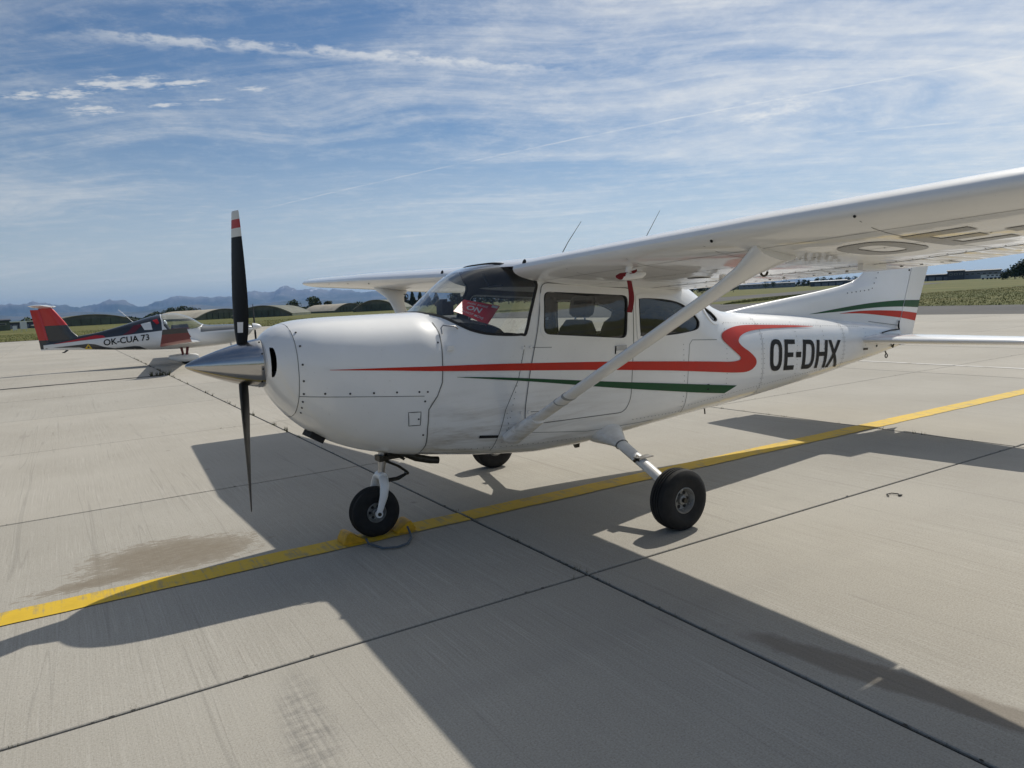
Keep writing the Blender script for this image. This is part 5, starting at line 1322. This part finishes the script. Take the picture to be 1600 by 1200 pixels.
# ------------------------------------------------------------------ background: placed by bearing (horizontal pixel) and distance
def at_px(px, dist, z=0.0, py=None):
    """ground point on the bearing of the picture column px, at a distance along the view"""
    hy = 503.6-.0509*(px-90)
    d = CAM_RIGHT*((px-800)/1144)+CAM_DOWN*((hy-600)/1144)+CAM_FWD
    d.z = 0; d.normalize(); return Vector((d.x*dist, d.y*dist, z))
def per_px(dist): return dist/1144.0*1.02
def leafmat(name, c):
    m = bpy.data.materials.new(name); m.use_nodes = True; g = NT(m.node_tree); b = g.n['Principled BSDF']
    geo = g.new('ShaderNodeNewGeometry').outputs['Position']
    n = g.noise(geo, 0.35, 4, 0.6)
    g.put(b.inputs['Base Color'], g.mix(g.ss(n, .35, .65), tuple(q*.6 for q in c), tuple(q*1.35 for q in c))); b.inputs['Roughness'].default_value = .8
    return m
M['leaf_a'] = leafmat('leaf_dark', (0.040, 0.062, 0.020)); M['leaf_b'] = leafmat('leaf_mid', (0.055, 0.08, 0.024)); M['leaf_c'] = leafmat('leaf_conifer', (0.026, 0.044, 0.020))
M['bark'] = simple('bark', (0.07, 0.055, 0.04), 0.9)
def tree(px, dist, h, w, label, seed, mat='leaf_a', conifer=False, group='trees beyond the airfield', n=900):
    rr = random.Random(seed); p = at_px(px, dist, -.06)
    t = thing('conifer_tree' if conifer else 'broadleaf_tree', label, 'tree', p, 0, group)
    q = MB().tube([(0, 0, 0), (rr.uniform(-.1, .1), 0, h*.35), (0, 0, h*.75)], [h*.028, h*.02, h*.006], 7)
    for k in range(5):
        a = rr.uniform(0, 6.28); z0 = h*rr.uniform(.25, .5); q.tube([(0, 0, z0), (math.cos(a)*w*.3, math.sin(a)*w*.3, z0+h*.25)], [h*.012, h*.004], 5)
    q.build('trunk', M['bark'], t, 60)
    c = MB(); blobs = []
    if conifer: blobs = [(0, 0, h*(.2+.78*k/14), w*.5*(1-k/14.5)*rr.uniform(.8, 1.1)) for k in range(15)]
    else:
        for k in range(11):
            a = rr.uniform(0, 6.28); r = w*.33*math.sqrt(rr.random()); z = h*rr.uniform(.32, .80)
            blobs.append((math.cos(a)*r, math.sin(a)*r, z, w*rr.uniform(.17, .27)))
        blobs.append((0, 0, h*.82, w*.2))
    lv = h*.045
    for k in range(n):
        x, y, z, r = rr.choice(blobs); v = Vector((rr.gauss(0, 1), rr.gauss(0, 1), rr.gauss(0, 1))).normalized()*r*rr.uniform(.7, 1.05)
        if conifer: v.z *= .45
        cpos = Vector((x, y, z))+v; a = Vector((rr.gauss(0, 1), rr.gauss(0, 1), rr.gauss(0, 1))).normalized(); b = a.orthogonal().normalized()
        a2 = a.cross(b)*lv*rr.uniform(.6, 1.3); b = b*lv*rr.uniform(.6, 1.3)
        c.add([cpos-a2-b, cpos+a2-b*.6, cpos+b, cpos-a2*.8+b*.7], [(0, 1, 2, 3)])
    c.build('crown', M[mat], t)
    return t
D1 = 330
k1 = per_px(D1)
tree(460, D1, 20*k1, 23*k1, 'rounded dark broadleaf tree left of the paired trees before the mountains', 1)
tree(489, D1, 24*k1, 25*k1, 'wide bushy broadleaf tree between two narrower trees before the mountains', 2, 'leaf_b')
tree(513, D1+10, 18*k1, 12*k1, 'narrow small broadleaf tree beside the wide bushy tree', 3)
for i, (px, hh, ww) in enumerate(((258, 12, 16), (270, 16, 18), (284, 18, 20), (299, 15, 18), (312, 13, 16))):
    tree(px, D1+130, hh*per_px(D1+130), ww*per_px(D1+130), 'dark broadleaf tree in the clump behind the motor glider canopy', 10+i, 'leaf_a', group='clump behind the motor glider')
for i, (px, hh, ww) in enumerate(((612, 18, 12), (622, 20, 13), (633, 22, 13), (645, 24, 14), (657, 24, 13), (668, 25, 15), (682, 22, 14))):
    tree(px, D1+40, hh*per_px(D1+40), ww*per_px(D1+40), 'dark conifer in the row beyond the right wing strut', 30+i, 'leaf_c', True, group='conifers beyond the right wing')
for i, (px, hh, ww) in enumerate(((745, 34, 40), (770, 30, 42), (715, 26, 30), (795, 26, 36), (820, 22, 30))):
    tree(px, 260, hh*per_px(260), ww*per_px(260), 'broadleaf tree showing through the cabin windows', 40+i, 'leaf_a', group='trees seen through the cabin')
for i, (px, hh, ww) in enumerate(((1068, 15, 18), (1082, 17, 18), (1097, 16, 18), (1118, 13, 12), (1132, 15, 14), (1146, 14, 12))):
    tree(px, 300, hh*per_px(300), ww*per_px(300), 'dark tree in the clump showing between cabin roof and wing' if i < 3 else 'dark tree in the clump right of the wing strut', 50+i, 'leaf_c', group='clump behind the cabin roof')
for i, (px, hh, ww) in enumerate(((1196, 9, 14), (1209, 10, 8), (1248, 11, 6), (1256, 11, 8), (1264, 10, 7), (1277, 12, 9), (1288, 12, 12), (1299, 11, 8), (1312, 11, 12), (1324, 12, 10), (1336, 11, 12))):
    tree(px, 560, hh*per_px(560), ww*per_px(560), 'far tree standing above the white roofed hangar', 60+i, 'leaf_a', group='far trees by the white roofed hangar', n=350)
for i, (px, hh, ww) in enumerate(((1574, 12, 16), (1586, 17, 20), (1599, 22, 26), (1616, 24, 30), (1640, 22, 30))):
    tree(px, 270, hh*per_px(270), ww*per_px(270), 'rounded dark tree at the field edge right of the grey hangar', 80+i, 'leaf_a', group='trees right of the grey hangar')
# a continuous low wood along the horizon
def wood(name, spans, dist, hpx, label, seed, mat):
    rr = random.Random(seed); c = MB()
    for p0, p1 in spans:
        n = int((p1-p0)*14)
        for k in range(n):
            px = rr.uniform(p0, p1); prof = .55+.45*math.sin(px*.11+seed)*math.sin(px*.047)+rr.uniform(-.1, .1)
            d = dist*rr.uniform(1, 1.06); z = rr.random()*max(.25, prof)*hpx*per_px(dist); p = at_px(px, d, z-.3); s = per_px(dist)*rr.uniform(.8, 1.6)
            a = Vector((rr.gauss(0, 1), rr.gauss(0, 1), rr.gauss(0, 1))).normalized(); b = a.orthogonal().normalized(); a = a.cross(b)
            c.add([p-a*s-b*s, p+a*s-b*s*.7, p+b*s, p-a*s*.8+b*s*.6], [(0, 1, 2, 3)])
    return tag(c.build(name, mat), label, 'wood', kind='stuff')
wood('distant_wood', [(-120, 120), (180, 300), (430, 720), (760, 1060)], 620, 11, 'dark line of woodland along the foot of the mountains', 3, M['leaf_a'])
wood('distant_hedge', [(1100, 1480), (1540, 1760)], 700, 9, 'low dark hedge and woods along the horizon behind the hangars', 5, M['leaf_a'])
# ---- buildings
M['hangar_dark'] = simple('shelter_olive', (0.15, 0.155, 0.125), 0.85, var=0.25, vscale=.3)
M['hangar_tan'] = simple('shelter_tan', (0.40, 0.36, 0.28), 0.85, var=0.15, vscale=.3)
M['hangar_wall'] = simple('shelter_wall', (0.10, 0.118, 0.085), 0.85, var=0.2, vscale=.3)
M['metal_grey'] = simple('cladding_grey', (0.21, 0.225, 0.25), 0.6, var=0.1, vscale=.2)
M['metal_dark'] = simple('cladding_dark', (0.06, 0.065, 0.08), 0.6, var=0.15, vscale=.2)
M['roof_white'] = simple('roof_white', (0.72, 0.72, 0.72), 0.5)
M['pane'] = simple('far_pane', (0.03, 0.04, 0.05), 0.15)
M['wall_cream'] = simple('wall_cream', (0.42, 0.40, 0.36), 0.8, var=0.1, vscale=.2)
def frame_to(px, dist):
    """matrix with x to the right across the view, y away, at the ground"""
    p = at_px(px, dist, -.06); f = Vector((p.x, p.y, 0)).normalized(); r = Vector((f.y, -f.x, 0))
    return Matrix.Translation(p), math.atan2(r.y, r.x)
def arch_shelter(px0, px1, dist, hpx, label, tan=False, depth=34, yaw=0.0):
    mid = (px0+px1)/2; k = per_px(dist); w = (px1-px0)*k; h = hpx*k
    T, a = frame_to(mid, dist)
    t = thing('arched_shelter', label, 'hangar', T.translation, a+yaw, 'arched aircraft shelters')
    n = 22; base = h*.22
    def ring(y, s=1.0, dz=0.0):
        return [Vector((-w/2*s+w*s*i/n, y, base+(h-base)*s*(1-(2*i/n-1)**2)+dz)) for i in range(n+1)]
    q = MB(); q.loft([ring(0), ring(depth)], cap=False, closed=False); q.build('vault_roof', M['hangar_tan'] if tan else M['hangar_dark'], t, 60)
    g = ring(.6); q = MB(); q.add(g+[Vector((p.x, .6, 0)) for p in g], [(i, i+1, n+2+i, n+1+i) for i in range(n)]); q.build('gable_wall', M['hangar_dark'], t)
    q = MB(); q.box((-w/2+.3, depth/2, base/2), (.5, depth, base)).box((w/2-.3, depth/2, base/2), (.5, depth, base)); q.build('side_wall', M['hangar_wall'], t)
    m_ = 6
    for i in range(m_):
        x0 = -w*.30+w*.60*i/m_; o = MB().box((x0+w*.05, .35, h*.30), (w*.60/m_-.25, .2, h*.60)).build('door_leaf', M['hangar_wall'], t)
    q = MB()
    for i in range(n+1):
        p, p2 = ring(-.2)[i], ring(-.2, .965)[i]
    rg, r2 = ring(-.25, 1.01), ring(-.25, .955)
    q.add(rg+r2, [(i, i+1, n+2+i, n+1+i) for i in range(n)]); q.build('arch_rim', M['hangar_tan'], t)
    return t
arch_shelter(84, 200, 300, 14.5, 'low wide dark arched shelter seen behind the red tail fin', yaw=.15)
arch_shelter(366, 452, 240, 17, 'dark arched shelter seen behind the black propeller', depth=30, yaw=-.25)
arch_shelter(308, 392, 265, 14.5, 'pale tan arched shelter left of the dark propeller-side shelter', tan=True, yaw=.5)
arch_shelter(552, 622, 250, 17, 'dark arched shelter seen below the right wing', depth=30, yaw=-.2)
arch_shelter(522, 572, 285, 13, 'small pale tan arched shelter between trees and right wing', tan=True, yaw=.4)
def hall(px0, px1, dist, hpx, label, wall, roof, depth=30, windows=0, pitch=.06, name='hangar_building', doors=0):
    mid = (px0+px1)/2; k = per_px(dist); w = (px1-px0)*k; h = hpx*k; T, a = frame_to(mid, dist)
    t = thing(name, label, 'building', T.translation, a)
    MB().box((0, depth/2, h*.44), (w, depth, h*.88)).build('wall', wall, t)
    q = MB(); e = w*.005+.3; z0 = h*.885
    q.add([(-w/2-e, -e, z0), (w/2+e, -e, z0), (w/2+e, depth/2, h), (-w/2-e, depth/2, h), (-w/2-e, depth+e, z0), (w/2+e, depth+e, z0), (-w/2-e, -e, z0-.3), (w/2+e, -e, z0-.3)],
          [(0, 1, 2, 3), (3, 2, 5, 4), (0, 3, 4), (1, 5, 2), (6, 7, 1, 0)]); q.build('roof', roof, t)
    for i in range(windows):
        x = -w*.45+w*.9*(i+.5)/windows; wn = MB().box((x, -.06, h*.55), (w*.9/windows*.66, .12, h*.16)).build('window', M['wall_cream'], t)
        MB().box((x, -.13, h*.55), (w*.9/windows*.56, .05, h*.11)).build('pane', M['pane'], wn)
    for i in range(doors):
        x = -w*.4+w*.8*(i+.5)/doors; MB().box((x, -.08, h*.27), (w*.8/doors*.8, .16, h*.54)).build('door', M['metal_dark'] if wall is not M['metal_dark'] else M['metal_grey'], t)
    return t
hall(1497, 1552, 430, 12, 'long light grey metal hangar with flat roof beyond the green field', M['metal_grey'], M['metal_dark'], 40, 8)
hall(1484, 1503, 425, 13.5, 'tall dark grey block at the end of the grey metal hangar', M['metal_dark'], M['metal_dark'], 25, 3)
hall(1440, 1483, 440, 9, 'low dark shed beside the tall dark grey block', M['metal_dark'], M['metal_dark'], 25, 0, doors=4)
hall(1271, 1318, 470, 8, 'low hangar with bright white roof across the field', M['metal_dark'], M['roof_white'], 40, 0, doors=4)
hall(1160, 1236, 600, 7.5, 'long low grey building across the field beyond the strut', M['metal_grey'], M['metal_grey'], 30, 10)
hall(1318, 1352, 520, 6.5, 'low dark building next to the white roofed hangar', M['metal_dark'], M['metal_dark'], 30, 4)
hall(-22, 8, 260, 15, 'small dark hut with a flat roof at the field edge by the mountains', M['hangar_wall'], M['metal_dark'], 12, 2, name='field_hut')
hall(522, 548, 350, 9, 'small pale house between the trees below the mountains', M['wall_cream'], M['metal_dark'], 12, 3, name='house')
hall(14, 52, 330, 9.5, 'row of low dark sheds at the far left field edge', M['metal_dark'], M['hangar_wall'], 12, 0, doors=5, name='shed_row')
# white marker boards and parked trailers along the field
for i, (px, d, w, h) in enumerate(((22.5, 215, .9, 1.3), (36.5, 200, 1.3, 2.2))):
    lb = ('small low white marker board in the straw grass by the dark sheds', 'taller white marker board in the straw grass nearer the red tail fin')[i]
    T, a = frame_to(px, d); t = thing('marker_board', lb, 'marker', T.translation, a, 'white marker boards')
    MB().box((0, 0, h*.62), (w, .06, h*.76)).build('board', M['roof_white'], t)
    MB().box((-w*.35, 0, h*.15), (.08, .05, h*.3)).build('post', M['steel'], t); MB().box((w*.35, 0, h*.15), (.08, .05, h*.3)).build('post', M['steel'], t)
for i, px in enumerate((1542, 1549, 1556, 1562, 1567)):
    T, a = frame_to(px, 330); t = thing('parked_van', 'small white van in the row right of the grey hangar', 'van', T.translation, a, 'white vans by the grey hangar')
    rings = [[Vector((x, y, z)) for x, z in ((-1.9, .35), (1.9, .35), (1.95, .9), (1.35, 1.05), (.95, 1.75), (-1.85, 1.8), (-1.95, 1.0))] for y in (-.85, .85)]
    MB().loft(rings).build('body', M['roof_white'], t, 30)
    MB().box((.35, -.87, 1.4), (.8, .03, .4)).build('window', M['pane'], t)
    for x in (-1.2, 1.2): MB().lathe([(-.9, 0), (-.9, .34), (.9, .34), (.9, 0)], Matrix.Translation((x, 0, .34)) @ Matrix.Rotation(R(90), 4, 'Z'), 14).build('wheel', M['rubber'], t, 40)
# ---- mountains
def mountain_mat():
    m = bpy.data.materials.new('mountain_rock'); m.use_nodes = True; g = NT(m.node_tree); b = g.n['Principled BSDF']
    geo = g.new('ShaderNodeNewGeometry').outputs['Position']; x, y, z = g.sep(geo)
    n = g.noise(geo, .0011, 6, .65); n2 = g.noise(geo, .004, 5, .7)
    c = g.mix(g.ss(n, .4, .6), (0.035, 0.05, 0.035), (0.10, 0.10, 0.085))
    c = g.mix(g.ss(z, 250, 420), c, (0.17, 0.165, 0.155))
    snow = g.m('MULTIPLY', g.ss(z, 330, 480), g.ss(n2, .59, .65)); c = g.mix(snow, c, (0.75, 0.77, 0.8))
    g.put(b.inputs['Base Color'], c); b.inputs['Roughness'].default_value = .95; return m
M['mountain'] = mountain_mat()
from mathutils import noise as mnoise
def range_(name, dist, prof, depth, seed, label, amp):
    p0, p1 = prof[0][0], prof[-1][0]; nx = int((p1-p0)/2.2); ny = 26; V = []; F = []
    for j in range(ny+1):
        s = j/ny
        for i in range(nx+1):
            px = p0+(p1-p0)*i/nx; d = dist+depth*(s-.5)
            env = max(0, 1-abs(2*s-1))**.8; hh = itp(prof, px)*per_px(dist)*.88
            q = at_px(px, d); nz = mnoise.ridged_multi_fractal(Vector((q.x/1900+seed, q.y/1900, seed)), .8, 2.1, 6, 1.0, 2.0)
            fz = mnoise.fractal(Vector((q.x/620+seed, q.y/620, seed)), 0.75, 2.2, 6)
            z = hh*env+((nz-1.1)*amp+fz*amp*.62)*env*min(1, hh/200)
            V.append((q.x, q.y, max(z, -5)))
    for j in range(ny):
        for i in range(nx): a = j*(nx+1)+i; F.append((a, a+1, a+nx+2, a+nx+1))
    o = mesh(name, V, F, M['mountain'], None, 80); return tag(o, label, 'mountains', kind='structure')
range_('mountain_range', 17000, [(-220, 15), (0, 20), (35, 25), (75, 26), (115, 19), (150, 19), (185, 23), (225, 15), (252, 21), (282, 27), (310, 24), (345, 26), (372, 29), (398, 31), (422, 26), (442, 33), (468, 27), (492, 29), (520, 23), (550, 26), (585, 26), (620, 21), (660, 24), (720, 20), (800, 22), (900, 15), (1000, 17), (1100, 12), (1180, 13), (1230, 8), (1330, 5), (1500, 4), (1700, 3)], 5000, 3.3, 'blue hazy mountain range with snow patches along the horizon', 130)
range_('mountain_foothills', 11500, [(-220, 8), (-50, 12), (60, 10), (140, 14), (200, 9), (300, 13), (380, 10), (470, 14), (560, 9), (640, 12), (760, 8), (900, 9), (1100, 6), (1300, 4), (1700, 2)], 2600, 8.1, 'lower wooded foothills in front of the mountain range', 60)
# ---- the air
hz = MB().box((0, 6000, 325), (44000, 40000, 652)); hz = hz.build('haze', None)
hm = bpy.data.materials.new('haze'); hm.use_nodes = True; g = NT(hm.node_tree); g.n.remove(g.n['Principled BSDF'])
pv = g.new('ShaderNodeVolumePrincipled'); pv.inputs['Color'].default_value = (0.28, 0.53, 1.0, 1); pv.inputs['Density'].default_value = 4.2e-5; pv.inputs['Anisotropy'].default_value = 0.25
g.l.new(pv.outputs[0], g.n['Material Output'].inputs['Volume'])
hz.data.materials.clear(); hz.data.materials.append(hm)
tag(hz, 'thin blue summer haze over the airfield and mountains', 'haze', kind='stuff')
# ---- a bent wire clip lying on the apron
wc = thing('wire_clip', 'small bent dark wire clip lying alone on the concrete beside the main wheel', 'clip', (5.16, 3.08, 0))
MB().tube([(-.05, .0, .006), (-.02, .035, .008), (.035, .03, .008), (.05, -.015, .008), (.03, -.035, .006)], .004, 6).build('wire', M['black'], wc, 60)
MB().box((.033, -.038, .007), (.03, .018, .008)).build('tab', M['black'], wc)
